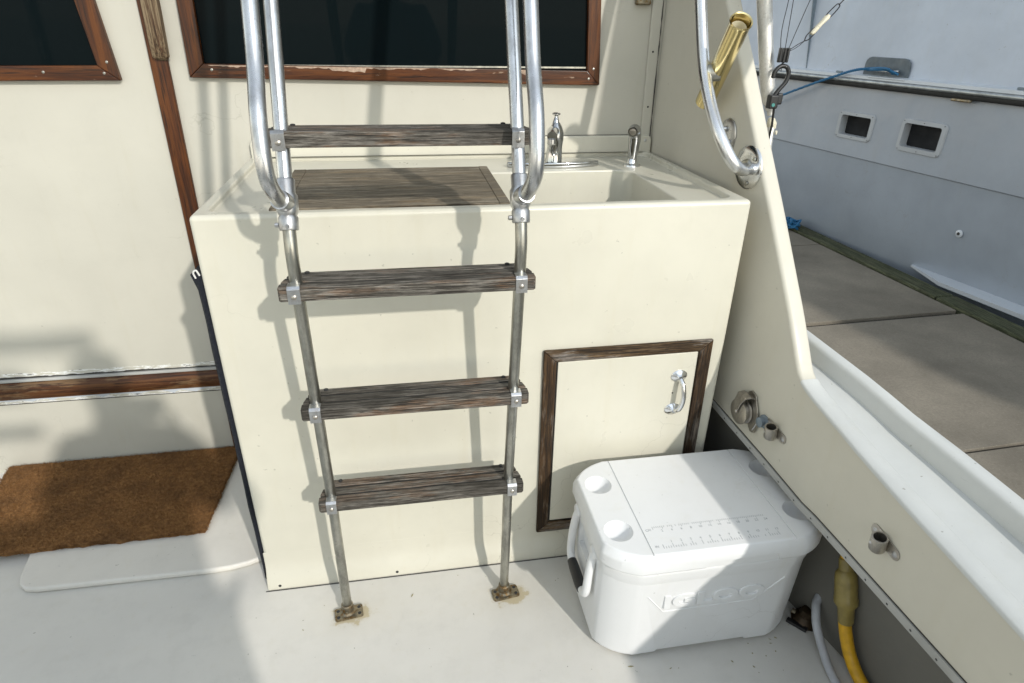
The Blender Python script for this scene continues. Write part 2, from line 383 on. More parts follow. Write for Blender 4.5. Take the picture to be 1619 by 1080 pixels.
# concrete slabs with open joints
for y0, y1 in ((-1.2, 1.535), (1.553, 2.62), (2.662, 3.85), (3.858, 5.6)):
    prism(b_, [(1.36, y0), (3.115-0.05*(y0-1), y0+0.07), (3.115-0.05*(y1-1), y1+0.07), (1.36, y1)], -0.16, 0.0)
struct(obj('dock', b_, M['concrete'], bev=0.004, seg=2))
b_ = B(); prism(b_, [(1.34, -1.2), (3.2, -1.2), (2.86, 5.6), (1.34, 5.6)], -0.30, -0.020); struct(obj('dock_joint', b_, M['joint']))
b_ = B()
for ya, yb in ((-1.2, 2.9), (2.905, 5.6)):
    prism(b_, [(3.135-0.05*(ya-1), ya), (3.270-0.05*(ya-1), ya), (3.270-0.05*(yb-1), yb), (3.135-0.05*(yb-1), yb)], -0.15, 0.012)
o = obj('dock_edge_timber', b_, M['algae'], bev=0.012); tag(o, 'green algae covered timber along the far edge of the concrete dock', 'timber')

# ---------------------------------------------------------------- CABIN BULKHEAD
YB = 1.96
bulk = empty('cabin_bulkhead', (0, YB, 0)); tag(bulk, 'cream painted cabin bulkhead with two dark wood framed windows', 'cabin wall')
def P0(parent, o):   # geometry was given in world coordinates: keep it there under its parent
    o.parent = parent; o.matrix_parent_inverse = Matrix.Translation(-Vector(parent.location)) if parent.rotation_euler[2] == 0 else parent.matrix_world.inverted()
    return o
def part(name, bm, m, parent, **k):
    ox, oy, oz = WL(parent)
    for v in bm.verts: v.co -= Vector((ox, oy, oz))
    return obj(name, bm, m, parent, **k)
def WL(o):
    v = Vector((0, 0, 0))
    while o: v += o.location; o = o.parent
    return v
b_ = B(); box(b_, -2.0, 0.84, YB, YB+0.05, -0.02, 2.35)
part('wall_panel', b_, M['bulk'], bulk)
def frame4(outer, inner, y0, y1, names, mats, parent):
    """four mitred boards between two quads (bl, br, tr, tl in x, z)"""
    fr = []
    for i in range(4):
        j = (i+1) % 4
        b_ = B(); prism(b_, [outer[i], outer[j], inner[j], inner[i]], y0, y1, axis=1)
        fr.append((b_, i))
    bb = B()
    o0 = None
    out = []
    for b_, i in fr:
        out.append(part(names[i % 2], b_, mats[i % 2], parent, bev=0.003, seg=2))
    return out
def window(outer, inner, label):
    wroot = empty('window'); wroot.parent = bulk
    frame4(outer, inner, YB-0.020, YB-0.001, ('frame_rail', 'frame_stile'), (M['varn_x'], M['varn_z']), wroot)
    b_ = B(); prism(b_, [(p[0], p[1]) for p in inner], YB-0.006, YB-0.0015, axis=1)
    part('pane', b_, M['glass'], wroot)
    b_ = B()
    for x, z in ((outer[0][0]+0.06, outer[0][1]+0.02), (outer[0][0]+0.22, outer[0][1]+0.02), (outer[1][0]-0.035, outer[1][1]+0.018), (outer[1][0]-0.18, outer[1][1]+0.02), (outer[1][0]-0.022, outer[1][1]+0.045)):
        screw(b_, (x, YB-0.020, z), (0, -1, 0), 0.0035, 0.0008)
    pieces('frame_screw', b_, M['dull'], wroot)
    wroot['label'] = label
    return wroot
window([(-1.60, 1.240), (-0.722, 1.246), (-0.772, 1.80), (-1.60, 1.80)], [(-1.55, 1.275), (-0.770, 1.283), (-0.815, 1.76), (-1.55, 1.76)], 'dark window with a red brown varnished frame left of the teak strip')
window([(-0.548, 1.254), (0.601, 1.237), (0.570, 1.80), (-0.535, 1.80)], [(-0.507, 1.289), (0.560, 1.277), (0.535, 1.76), (-0.495, 1.76)], 'wide dark window with a varnished frame behind the ladder')
M['bare'] = simple('bare_peeled_wood', (0.36, 0.26, 0.19), 0.8, var=0.3, scale=120)
for xa, xb in ((-0.495, -0.33), (-0.30, 0.10), (0.12, 0.24), (0.345, 0.40)):
    x = xa; U = []; D = []
    while x < xb:
        e = min(1, (x-xa)/0.03+0.1, (xb-x)/0.03+0.1); U.append((x, 1.2855-0.0085*(x+0.5)/1.05+0.0005)); D.append((x, 1.2855-0.0085*(x+0.5)/1.05-e*random.uniform(0.001, 0.0055)-(0.008*e if xa > 0.3 or (-0.18 < x < -0.08) else 0))); x += random.uniform(0.004, 0.012)
    b_ = B(); prism(b_, U+D[::-1], YB-0.0206, YB-0.0198, axis=1); part('peeled_varnish', b_, M['bare'], bulk)
# thin silver beading inside the wide window
b_ = B(); box(b_, -0.505, 0.558, YB-0.011, YB-0.007, 1.283, 1.2875); part('glazing_bead', b_, M['dull'], bulk)
# uprights and trims
b_ = B(); prism(b_, [(-0.652, 0.0), (-0.609, 0.0), (-0.594, 1.5), (-0.594, 2.3), (-0.645, 2.3), (-0.640, 1.45)], YB-0.016, YB-0.001, axis=1)
part('vertical_strip', b_, M['varn_z'], bulk, bev=0.004)
pts = [(-0.606, YB-0.020, 1.296), (-0.606, YB-0.034, 1.31), (-0.604, YB-0.043, 1.36), (-0.602, YB-0.044, 1.46), (-0.602, YB-0.044, 1.75), (-0.602, YB-0.016, 1.79)]
b_ = B(); P = smooth_path(pts, 6)
rings = []
for i, p in enumerate(P):
    wd = 0.019 if i > 5 else 0.008+0.011*i/5
    rings.append([Vector((p.x-wd, YB-0.017, p.z)), Vector((p.x-wd, p.y, p.z)), Vector((p.x+wd, p.y, p.z)), Vector((p.x+wd, YB-0.017, p.z))])
loft(b_, rings); part('grab_handle', b_, M['grip'], bulk, bev=0.004)
b_ = B(); prism(b_, [(YB-0.016, 0.291), (YB-0.023, 0.305), (YB-0.024, 0.325), (YB-0.019, 0.343), (YB-0.008, 0.352), (YB, 0.352), (YB, 0.288)], -2.0, -0.45, axis=0)
part('bottom_trim', b_, M['trim'], bulk, bev=0.003, seg=2)
x = -2.0; T1 = []; T2 = []
while x < -0.45:
    T1.append((x, 0.3635+random.uniform(0, 0.0035)*(random.random() < 0.7))); T2.append((x, 0.3615)); x += random.uniform(0.01, 0.03)
b_ = B(); prism(b_, T1+T2[::-1], YB-0.0035, YB+0.001, axis=1); part('trim_caulk', b_, M['caulk'], bulk)
b_ = B(); box(b_, -2.0, -0.45, YB-0.013, YB, 0.3524, 0.3612); part('grey_bead', b_, M['strip'], bulk, bev=0.002)
b_ = B(); box(b_, -2.0, -0.45, YB-0.0025, YB+0.001, 0.2665, 0.2678); part('panel_joint', b_, M['caulk'], bulk)
# narrow sealant line and its ragged white filler below the trim
b_ = B()
x = -1.6
top = []; bot = []
while x < -0.46:
    top.append((x, 0.2875)); bot.append((x, 0.2835-random.uniform(0, 0.014)*(1 if random.random() < 0.6 else 0.3))); x += random.uniform(0.015, 0.04)
prism(b_, top+bot[::-1], YB-0.003, YB+0.001, axis=1); pieces('filler_bead', b_, M['nb_white'], bulk)
b_ = B(); prism(b_, [(0.752, 1.045), (0.781, 1.045), (0.775, 2.3), (0.735, 2.3)], YB-0.008, YB-0.001, axis=1); part('corner_strip', b_, M['bulk'], bulk, bev=0.002)
z = 1.05; L_ = []; R_ = []
while z < 2.25:
    xx = 0.783-(z-1.06)*0.012; hw = random.choice((0.0003, 0.0006, 0.0014, 0.0018)); L_.append((xx-hw, z)); R_.append((xx+hw, z)); z += random.uniform(0.006, 0.035)
b_ = B(); prism(b_, L_+R_[::-1], YB-0.0095, YB-0.0085, axis=1); part('corner_caulk', b_, M['caulk'], bulk)
b_ = B()
for z in (1.175, 1.33): screw(b_, (0.768-(z-1.06)*0.02, YB-0.008, z), (0, -1, 0), 0.003)
pieces('strip_screw', b_, M['caulk'], bulk)
b_ = B(); box(b_, 0.693, 0.738, YB-0.02, YB-0.001, 1.452, 1.51); part('rusty_catch', b_, M['foot'], bulk, bev=0.005)

# ---------------------------------------------------------------- STEP + DOORMAT + CANVAS
b_ = B(); pts = [(-0.47, 1.955), (-1.20, 1.955)]+[(-1.135, 1.62)]+[(-1.120+0.045*(1-math.cos(a)), 1.44-0.045*math.sin(a)) for a in (R(10*i) for i in range(10))]+[(-0.60, 1.389)]+[(-0.535, 1.392), (-0.49, 1.402), (-0.462, 1.42)]
pts = [(-0.455, 1.955), (-1.20, 1.955), (-1.14, 1.62), (-1.118, 1.50), (-1.108, 1.44), (-1.096, 1.413), (-1.075, 1.396), (-1.045, 1.390), (-0.60, 1.386), (-0.545, 1.390), (-0.50, 1.400), (-0.455, 1.418)]
prism(b_, pts, 0.001, 0.020); o = obj('deck_step', b_, M['step'], bev=0.007)
tag(o, 'low white deck step with rounded corners under the brown doormat', 'deck step')
mat_bm = B()
MT = [(-1.31, 1.525), (-0.650, 1.535), (-0.632, 1.952), (-1.37, 1.945)]
# pile: slab plus thousands of short coir bristles
EDG = []
for k in range(4):
    for i in range(40):
        p = Vector(MT[k]).lerp(Vector(MT[(k+1) % 4]), i/40); EDG.append((p.x+random.gauss(0, 0.0016), p.y+random.gauss(0, 0.0016)))
prism(mat_bm, EDG, 0.0205, 0.034)
def mpt(u, v):
    a = Vector(MT[0]).lerp(Vector(MT[1]), u); b2 = Vector(MT[3]).lerp(Vector(MT[2]), u); return a.lerp(b2, v)
for i in range(42000):
    if i < 9000:
        e = random.random(); k = random.randrange(4); t = random.gauss(0, 0.004)
        u, v = ((e, t), (1+t, e), (e, 1-t), (t, e))[k]; z0 = random.uniform(0.022, 0.031)
    else: u, v, z0 = random.random(), random.random(), 0.033
    p = mpt(u, v); a = random.uniform(0, 6.28); wd = random.uniform(0.0006, 0.0014); L = random.uniform(0.004, 0.011) if i > 900 else random.uniform(0.009, 0.018)
    dx, dy = math.cos(a)*wd, math.sin(a)*wd; b2 = random.uniform(0, 6.28); lean = random.uniform(0.2, 1.0)*L
    q = [mat_bm.verts.new((p.x-dx, p.y-dy, z0)), mat_bm.verts.new((p.x+dx, p.y+dy, z0)), mat_bm.verts.new((p.x+math.cos(b2)*lean, p.y+math.sin(b2)*lean, z0+L*0.75))]
    mat_bm.faces.new(q)
me = bpy.data.meshes.new('doormat'); mat_bm.to_mesh(me); mat_bm.free(); me.materials.append(M['coir'])
o = bpy.data.objects.new('doormat', me); C.objects.link(o)
tag(o, 'brown coir doormat lying on the low step below the cabin wall', 'doormat')
b_ = B(); rings = []
for i in range(26):
    z = 0.012+i*(0.90/25); wv = 0.0007*math.sin(z*17)+0.0005*math.sin(z*41); tt = (-0.0035+0.0030*z) if i < 25 else 0.008
    rings.append([Vector((-0.449-tt+wv, 1.340, z)), Vector((-0.442, 1.334, z)), Vector((-0.4345, 1.340, z)), Vector((-0.4345, 1.46, z)), Vector((-0.446-tt+wv, 1.46, z))])
loft(b_, rings); o = obj('canvas_curtain', b_, M['navy'], ang=50); tag(o, 'narrow navy blue canvas curtain hanging against the left side of the sink cabinet', 'curtain')
b_ = B(); tube(b_, smooth_path([(-0.446, 1.336, 0.905), (-0.448, 1.334, 0.918), (-0.441, 1.332, 0.924), (-0.436, 1.332, 0.912)], 6), 0.0019, 8)
o = part('tie_cord', b_, M['ropew'], o); 

# ---------------------------------------------------------------- SINK CABINET
cab = empty('sink_cabinet', (0.18, 1.64, 0)); tag(cab, 'tall cream fibreglass sink cabinet with a small framed door behind the ladder', 'cabinet')
YF = 1.324
b_ = B(); prism(b_, [(-0.432, YF), (0.802, YF), (0.786, YB-0.001), (-0.430, YB-0.001)], 0.0, 1.042)
body = part('body', b_, M['cream'], cab, bev=0.011, seg=4)
cts = []
b_ = B(); prism(b_, rrect(-0.404, 0.768, 1.352, 1.944, 0.035), 1.028, 1.10); cts.append(obj('c', b_, None))
b_ = B(); prism(b_, rrect(-0.270, 0.650, 1.372, 1.745, 0.045), 0.84, 1.10); cts.append(obj('c', b_, None))
for c in cts: c.location = -WL(cab); c.parent = cab
bpy.context.view_layer.update()
cut(body, cts, bev=0.006, seg=3)
fp = [(YF-0.0002-0.0235*(1/(1+math.exp((z-0.045)/0.012)))*0.94, z) for z in (0.118, 0.105, 0.092, 0.080, 0.070, 0.062, 0.054, 0.046, 0.038, 0.030, 0.022, 0.014, 0.007, 0.0)]
b_ = B(); prism(b_, [(YF+0.006, 0.118)]+fp+[(YF+0.006, 0.0)], -0.4332, 0.800, axis=0)
part('base_flange', b_, M['cream'], cab, bev=0.004, seg=3, ang=50, bang=75)
b_ = B(); box(b_, -0.438, 0.80, YF-0.0245, YF-0.0225, 0.0, 0.0014); part('base_caulk', b_, M['caulk'], cab)
b_ = B()
for x in (-0.40, -0.083, 0.222, 0.50): screw(b_, (x, YF-0.020, 0.014), (0, -1, 0.25), 0.0042, 0.002)
pieces('flange_screw', b_, M['rubber'], cab)
b_ = B(); prism(b_, [(-0.424, 1.030), (-0.424, 1.078), (-0.419, 1.088), (-0.409, 1.091), (0.770, 1.091), (0.780, 1.088), (0.785, 1.078), (0.785, 1.030)], YB-0.0185, YB-0.0015, axis=1)
part('backsplash', b_, M['cream'], cab, bev=0.003)
b_ = B(); box(b_, -0.40, 0.765, YB-0.0022, YB-0.0006, 1.0912, 1.0922); part('splash_caulk', b_, M['caulk'], cab)
b_ = B()
for x in (-0.408, 0.765): screw(b_, (x, YB-0.0185, 1.076), (0, -1, 0), 0.0045)
for x in (-0.10, 0.26): screw(b_, (x, YB-0.0185, 1.079), (0, -1, 0), 0.003)
pieces('splash_screw', b_, M['bracket'], cab)
# small square door
DO = [(0.322, 0.092), (0.792-0.018, 0.092), (0.7605, 0.685), (0.318, 0.684)]
DI = [(0.352, 0.126), (0.748, 0.126), (0.728, 0.654), (0.350, 0.651)]
DO = [(0.318, 0.092), (0.770, 0.092), (0.762, 0.686), (0.317, 0.684)]
DI = [(0.351, 0.127), (0.737, 0.127), (0.729, 0.654), (0.350, 0.651)]
frame4(DO, DI, YF-0.011, YF-0.0005, ('door_frame_rail', 'door_frame_stile'), (M['dframe_x'], M['dframe_z']), cab)
b_ = B(); prism(b_, DI, YF-0.0015, YF+0.001, axis=1); part('door_gap', b_, M['caulk'], cab)
b_ = B(); prism(b_, [(0.3555, 0.131), (0.7335, 0.131), (0.7265, 0.6515), (0.3545, 0.6485)], YF-0.007, YF-0.0018, axis=1)
door = part('door', b_, M['cream'], cab, bev=0.002)
b_ = B()
Y = YF-0.007
lathe(b_, [(0.021, 0), (0.021, 0.002), (0.018, 0.005), (0.011, 0.008), (0.006, 0.014)], (0.683, Y, 0.584), (0, -1, 0), 24, 1.05, 0.85)
lathe(b_, [(0.021, 0), (0.021, 0.002), (0.018, 0.005), (0.011, 0.008), (0.006, 0.014)], (0.678, Y, 0.482), (0, -1, 0), 24, 1.05, 0.85)
tube(b_, smooth_path([(0.684, Y-0.006, 0.581), (0.688, Y-0.020, 0.568), (0.690, Y-0.028, 0.545), (0.690, Y-0.029, 0.522), (0.687, Y-0.026, 0.500), (0.683, Y-0.018, 0.488), (0.679, Y-0.004, 0.483)], 5), [0.0065]*31, 14)
part('pull_handle', b_, M['chrome'], door)
b_ = B(); lathe(b_, [(0.0022, 0), (0.0022, 0.0006), (0, 0.0006)], (0.672, Y, 0.532), (0, -1, 0), 10)
for x, z in ((0.6765, 0.587), (0.690, 0.587)): screw(b_, (x, Y-0.0045, z), (0, -1, 0), 0.003, 0.001)
pieces('handle_screw', b_, M['rubber'], door)
# faucet
fx, fy, fz = 0.437, 1.808, 1.028
b_ = B(); prism(b_, [(fx+0.137*math.cos(a), fy+0.029*math.sin(a)) for a in (2*math.pi*i/40 for i in range(40))], fz, fz+0.016)
fau = part('faucet', b_, M['tap'], cab, bev=0.004)
b_ = B(); lathe(b_, [(0.027, 0.010), (0.024, 0.020), (0.0215, 0.055), (0.023, 0.080), (0.0225, 0.096), (0.015, 0.114), (0.008, 0.124)], (fx, fy, fz), (0.04, -0.02, 1), 24)
part('faucet_column', b_, M['tap'], fau)
b_ = B(); tube(b_, smooth_path([(fx-0.004, fy-0.005, fz+0.098), (fx-0.018, fy-0.05, fz+0.103), (fx-0.030, fy-0.10, fz+0.100)], 6), [0.0175-0.0003*i for i in range(13)], 18)
lathe(b_, [(0.012, 0), (0.0125, 0.012), (0.010, 0.015)], (fx-0.030, fy-0.096, fz+0.093), (0, 0, -1), 18)
part('spout', b_, M['tap'], fau)
b_ = B(); tube(b_, smooth_path([(fx+0.002, fy, fz+0.118), (fx+0.004, fy+0.002, fz+0.132), (fx+0.004, fy+0.004, fz+0.142)], 4), [0.010, .0095, .009, .008, .007, .006, .0055, .006, .007], 16)
lathe(b_, [(0.009, 0), (0.012, 0.002), (0.012, 0.005), (0.008, 0.007)], (fx+0.004, fy+0.004, fz+0.142), (0, 0, 1), 18)
lp = [(fx-0.004+0.0095*math.sin(a), fy-0.024, fz+0.062+0.026*math.cos(a)) for a in (2*math.pi*i/20 for i in range(21))]
tube(b_, lp, 0.0028, 8, cap=False)
part('lever', b_, M['tap'], fau)
# sprayer (lifts out of its collar)
spr = empty('sink_sprayer', (0.675, 1.80, 1.028)); tag(spr, 'chrome pull out sprayer standing at the right rear corner of the sink', 'sprayer')
b_ = B(); lathe(b_, [(0.026, 0), (0.025, 0.004), (0.016, 0.008), (0.013, 0.02), (0.011, 0.022)], (0.675, 1.80, 1.028), (0, 0, 1), 24); part('collar', b_, M['chrome'], spr)
b_ = B(); tube(b_, smooth_path([(0.675, 1.80, 1.048), (0.675, 1.80, 1.065), (0.676, 1.80, 1.095), (0.675, 1.798, 1.115), (0.669, 1.790, 1.130), (0.658, 1.772, 1.128)], 5), [0.012+0.0065*min(1, i/12)-0.0045*max(0, (i-19)/6) for i in range(26)], 18)
part('spray_head', b_, M['tap'], spr)
b_ = B(); lathe(b_, [(0.010, 0), (0.009, 0.003), (0.006, 0.004)], (0.6565, 1.7665, 1.129), (-0.5, -0.8, -0.2), 18); part('nozzle', b_, M['nickel'], spr)
# teak board over the left of the sink
b_ = B(); box(b_, -0.282, -0.250, 1.365, 1.762, 1.0292, 1.0420)
k = 9
for i in range(k):
    y0 = 1.365+i*(0.397/k); box(b_, -0.2495, 0.2115, y0+0.0004, y0+0.397/k-0.0004, 1.0294, 1.0418)
box(b_, 0.212, 0.236, 1.365, 1.762, 1.0292, 1.0424)
o = obj('cutting_board', b_, M['board'], bev=0.0015, seg=2); tag(o, 'weathered grey teak board covering the left part of the sink', 'cutting board')

# ---------------------------------------------------------------- LADDER
lad = empty('boarding_ladder', (0, 1.2, 0)); tag(lad, 'stainless steel ladder with four weathered teak treads in front of the cabinet', 'ladder')
def lad_y(z):
    return interp(z, [0, 0.40, 0.68, 0.95, 1.02, 1.06, 1.12, 1.226, 1.43, 1.9], [1.203, 1.187, 1.160, 1.132, 1.128, 1.136, 1.158, 1.200, 1.285, 1.480])
zs = [0.010, 0.2, 0.4, 0.68, 0.90, 0.97, 1.02, 1.055, 1.08]
for sgn, xb, xt in ((-1, -0.213, -0.205), (1, 0.206, 0.218)):
    X = lambda z: xb+(xt-xb)*min(1, z/1.1)
    b_ = B(); tube(b_, smooth_path([(X(z), lad_y(z), z) for z in zs], 4), 0.0118, 20); part('lower_rail', b_, M['dull'], lad)
    b_ = B(); tube(b_, smooth_path([(X(z), lad_y(z), z) for z in (1.10, 1.16, 1.226, 1.30, 1.43, 1.6, 1.9)], 4), 0.0130, 20); part('upper_rail', b_, M['tube'], lad)
    # forked fitting
    zz = 1.062
    d = (Vector((X(1.15), lad_y(1.15), 1.15))-Vector((X(zz), lad_y(zz), zz))).normalized()
    p0 = Vector((X(zz), lad_y(zz), zz)); b_ = B()
    lathe(b_, [(0.0165, 0), (0.0175, 0.003), (0.0175, 0.022), (0.0155, 0.026), (0.0195, 0.034), (0.0195, 0.060), (0.0160, 0.066), (0.0165, 0.088), (0.0145, 0.091)], p0, d, 22)
    fd = Vector((sgn*0.16, -0.88, 0.42)).normalized(); pf = p0+d*0.047
    lathe(b_, [(0.016, -0.004), (0.0175, 0.012), (0.0175, 0.034), (0.0165, 0.037)], pf, fd, 22)
    screw(b_, p0+d*0.012+Vector((sgn*-0.0, -0.0175, 0)), (0, -1, 0), 0.004, 0.003)
    lathe(b_, [(0.0045, 0), (0.0045, 0.006), (0.003, 0.007)], p0+d*0.010+Vector((-0.0175, 0, 0)), (-1, 0, 0), 10)
    part('fork_fitting', b_, M['bracket'], lad)
    q = pf+fd*0.020
    xo = sgn*0.0145
    path = [q, q+fd*0.018, (X(1.1)+xo*0.75, q.y-0.046, 1.150), (X(1.1)+xo*0.92, q.y-0.055, 1.175), (X(1.1)+xo, q.y-0.050, 1.215), (X(1.1)+xo*1.05, q.y-0.030, 1.27), (X(1.1)+xo*1.15, 1.150, 1.336), (X(1.1)+xo*1.2, 1.190, 1.43), (X(1.1)+xo*1.3, 1.262, 1.6), (X(1.1)+xo*1.4, 1.39, 1.9)]
    b_ = B(); tube(b_, smooth_path(path, 7), 0.0137, 22); part('handrail', b_, M['tube'], lad)
    # bolted foot
    rz = Matrix.Translation(Vector((X(0)+0.003, 1.193, 0))) @ Matrix.Rotation(R(8), 4, 'Z')
    b_ = B(); prism(b_, rrect(-0.036, 0.036, -0.019, 0.019, 0.006), 0.001, 0.0065, mx=rz)
    lathe(b_, [(0.022, 0.006), (0.0165, 0.011), (0.0150, 0.030), (0.0125, 0.032)], (X(0), 1.200, 0), (0, -0.02, 1), 20)
    lathe(b_, [(0.0042, 0), (0.0042, 0.003), (0, 0.003)], (X(0), 1.184, 0.018), (0, -1, 0), 10)
    ft = part('foot', b_, M['foot'], lad, bev=0.0)
    b_ = B()
    for sx in (-1, 1):
        for sy in (-1, 1):
            p = rz @ Vector((sx*0.027, sy*0.010, 0.0065)); screw(b_, p, (0, 0, 1), 0.0045, 0.001)
    pieces('foot_screw', b_, M['rubber'], ft)
def tread(zt, seed):
    yt = lad_y(zt); xr = lambda s: s*0.2125+0.003
    b_ = B(); z0, z1 = zt-0.028, zt
    yf, yk = yt-0.027, yt+0.057
    L0, L1 = -0.2370, 0.2440
    fr = lambda y: (y-yf)/(yk-yf)
    gap = 0.0030
    for i in range(3):
        ya = yf+(yk-yf)*i/3+gap*(i > 0); yb2 = yf+(yk-yf)*(i+1)/3-gap*(i < 2)
        ca = lambda y: 0.014*max(0, (fr(y)-0.30)/0.70)
        pts = [(L0+ca(ya), ya), (L1-ca(ya), ya), (L1-ca(yb2), yb2), (L0+ca(yb2), yb2)]
        if i == 0: pts = [(L0+0.004, ya), (L1-0.004, ya), (L1, ya+0.005), (L1-ca(yb2), yb2), (L0+ca(yb2), yb2), (L0, ya+0.005)]
        prism(b_, pts, z0+random.uniform(0, 0.0006), z1-random.uniform(0, 0.0008))
    t = part('tread', b_, M['tread'], lad, bev=0.0022, seg=2)
    b_ = B(); box(b_, L0+0.016, L1-0.016, yf+0.006, yk-0.006, z0+0.0015, z1-0.0030); seam = obj('groove_caulking', b_, M['joint'])
    # wood looks different on every tread: shift the mesh origin
    for v in t.data.vertices: v.co += Vector((seed*3.1, seed*1.7, seed*2.3))
    t.location = (-seed*3.1, -seed*1.7, -seed*2.3)
    seam.parent = t; seam.location = -WL(t)
    for s in (-1, 1):
        x = (-0.2085 if s < 0 else 0.2135)+(0.0 if s < 0 else 0.002); hw = 0.0115
        b_ = B(); th = 0.0016
        prism(b_, [(yf+0.021, z1+0.0004), (yf-0.0006+0.004, z1+0.0004), (yf-0.0006, z1-0.0035), (yf-0.0006, z0-0.004), (yf-0.0006-th, z0-0.004), (yf-0.0006-th, z1-0.003), (yf+0.003, z1+0.0004+th), (yf+0.021, z1+0.0004+th)], x-hw, x+hw, axis=0)
        c = obj('clip', b_, M['bracket'], bev=0.0006, seg=2, bang=40)
        c.parent = t; c.location = -WL(t)
        b_ = B(); lathe(b_, [(0.0052, 0), (0.0050, 0.0012), (0.0034, 0.0026), (0, 0.0030)], (x, yf-0.0006-th, zt-0.018), (0, -1, 0), 14); c = obj('clip_bolt', b_, M['nickel']); c.parent = t; c.location = -WL(t)
        b_ = B(); lathe(b_, [(0.0048, 0), (0.0048, 0.0022), (0.003, 0.003)], (x-s*0.0165, yt+0.050, z1-0.0005), (0, 0, 1), 10)
        c = obj('bolt_cap', b_, M['rubber']); c.parent = t; c.location = -WL(t)
    return t
for i, z in enumerate((1.226, 0.964, 0.682, 0.409)): tread(z, i+1)

# ---------------------------------------------------------------- STARBOARD COAMING with wing and gunwale
coam = empty('side_coaming', (0.88, 0.8, 0)); tag(coam, 'cream side coaming with sloping wing and white gunwale right of the cabinet', 'boat side')
def xw(y): return interp(y, [-2, 0.5, 0.95, 1.15, 1.96, 2.1], [0.860, 0.885, 0.885, 0.870, 0.790, 0.776])
def zt(y): return interp(y, [-1.7, 0, 0.5, 0.754, 0.927, 1.06, 1.100, 1.118, 1.185, 1.329, 1.452, 1.548, 1.648, 2.1], [0.50, 0.555, 0.587, 0.612, 0.634, 0.664, 0.678, 0.695, 0.805, 1.015, 1.187, 1.326, 1.463, 2.08])
def zb(y): return interp(y, [-1.7, 0.0, 0.5, 1.0, 1.4, 2.0], [0.40, 0.410, 0.410, 0.392, 0.430, 0.45])
T = 0.042
ys = [-1.7, -1.2, -0.6, 0.0, 0.25]+[0.5+0.05*i for i in range(10)]+[0.98, 1.0, 1.02, 1.04, 1.06, 1.08, 1.09, 1.10, 1.109, 1.118, 1.13, 1.15, 1.185]+[1.20+0.03*i for i in range(27)]
b_ = B(); rings = []
# smooth the kink a little
def zts(y): return sum(zt(y+d) for d in (-0.015, -0.0075, 0, 0.0075, 0.015))/5
for y in ys:
    x = xw(y); t = zts(y); bt = zb(y); ring = [Vector((x, y, bt))]
    steep = y > 1.11
    r = 0.009; rv = r*(1.7 if steep else 1)
    for a in (0, 30, 60, 90): ring.append(Vector((x+r-r*math.cos(R(a)), y, t-rv+rv*math.sin(R(a)))))
    for a in (90, 60, 30, 0): ring.append(Vector((x+T-r+r*math.cos(R(a)), y, t-rv+rv*math.sin(R(a)))))
    ring.append(Vector((x+T, y, bt)))
    rings.append(ring)
loft(b_, rings); part('wing_panel', b_, M['wall'], coam, ang=55)
b_ = B(); loft(b_, [[Vector((xw(y)-0.0012, y, zts(y)-0.007)), Vector((xw(y)-0.0008, y, zts(y)-0.002)), Vector((xw(y)+0.003, y, zts(y)+0.0015)), Vector((xw(y)+T-0.003, y, zts(y)+0.0015)), Vector((xw(y)+T+0.0015, y, zts(y)-0.002)), Vector((xw(y)+T+0.0015, y, zts(y)-0.009))] for y in ys if y < 1.105]); part('coaming_cap', b_, M['gun'], coam, ang=60)
def zd(y): return zts(y)-0.004 if y < 1.04 else interp(y, [1.04, 1.24, 1.6, 2.1], [zts(1.04)-0.004, 0.690, 0.738, 0.80])
def xi(y): return interp(y, [-1.7, 0.3, 0.65, 0.84, 0.97, 1.17, 1.6, 2.1], [1.02, 1.045, 1.043, 1.022, 1.000, 0.955, 0.868, 0.84])
def xo_(y): return interp(y, [-1.7, 0.3, 0.70, 0.82, 0.98, 1.24, 1.6, 2.1], [1.07, 1.090, 1.084, 1.070, 1.035, 0.973, 0.89, 0.862])
_xi, _xo, _zt0 = xi, xo_, zd
def sm(f, w=0.12): return lambda y: sum(f(y+w*k/4)*(5-abs(k)) for k in range(-4, 5))/25
xi = sm(_xi, 0.20); xo_ = sm(_xo, 0.20)
ys2 = [-1.7, -1.0, -0.4, 0.0, 0.25]+[0.4+0.06*i for i in range(24)]
b_ = B(); loft(b_, [[Vector((xw(y)+T-0.006, y, zd(y))), Vector((xi(y)+0.003, y, zd(y))), Vector((xi(y)+0.003, y, zd(y)-0.03)), Vector((xw(y)+T-0.006, y, zd(y)-0.03))] for y in ys2])
part('side_deck', b_, M['gun'], coam, ang=40)
b_ = B(); loft(b_, [[Vector((xi(y)-0.003, y, zd(y)-0.004)), Vector((xi(y)+0.001, y, zd(y)+0.034)), Vector((xi(y)+0.003, y, zd(y)+0.040)), Vector((xi(y)+0.008, y, zd(y)+0.044)), Vector((xo_(y)-0.008, y, zd(y)+0.045)), Vector((xo_(y)-0.002, y, zd(y)+0.036)), Vector((xo_(y)+0.006, y, zd(y)-0.02))] for y in ys2])
part('toe_rail', b_, M['gun'], coam, ang=60)
b_ = B(); loft(b_, [[Vector((xo_(y)+0.004, y, zd(y)-0.001)), Vector((xo_(y)+0.020, y, 0.2)), Vector((xo_(y)-0.01, y, -1.3)), Vector((xo_(y)-0.03, y, -1.3)), Vector((xo_(y)-0.008, y, 0.2)), Vector((xo_(y)-0.012, y, zd(y)-0.035))] for y in ys2])
part('outer_hull', b_, M['gun'], coam)
b_ = B(); hx = lambda y: min(1.052, xo_(y)-0.045)
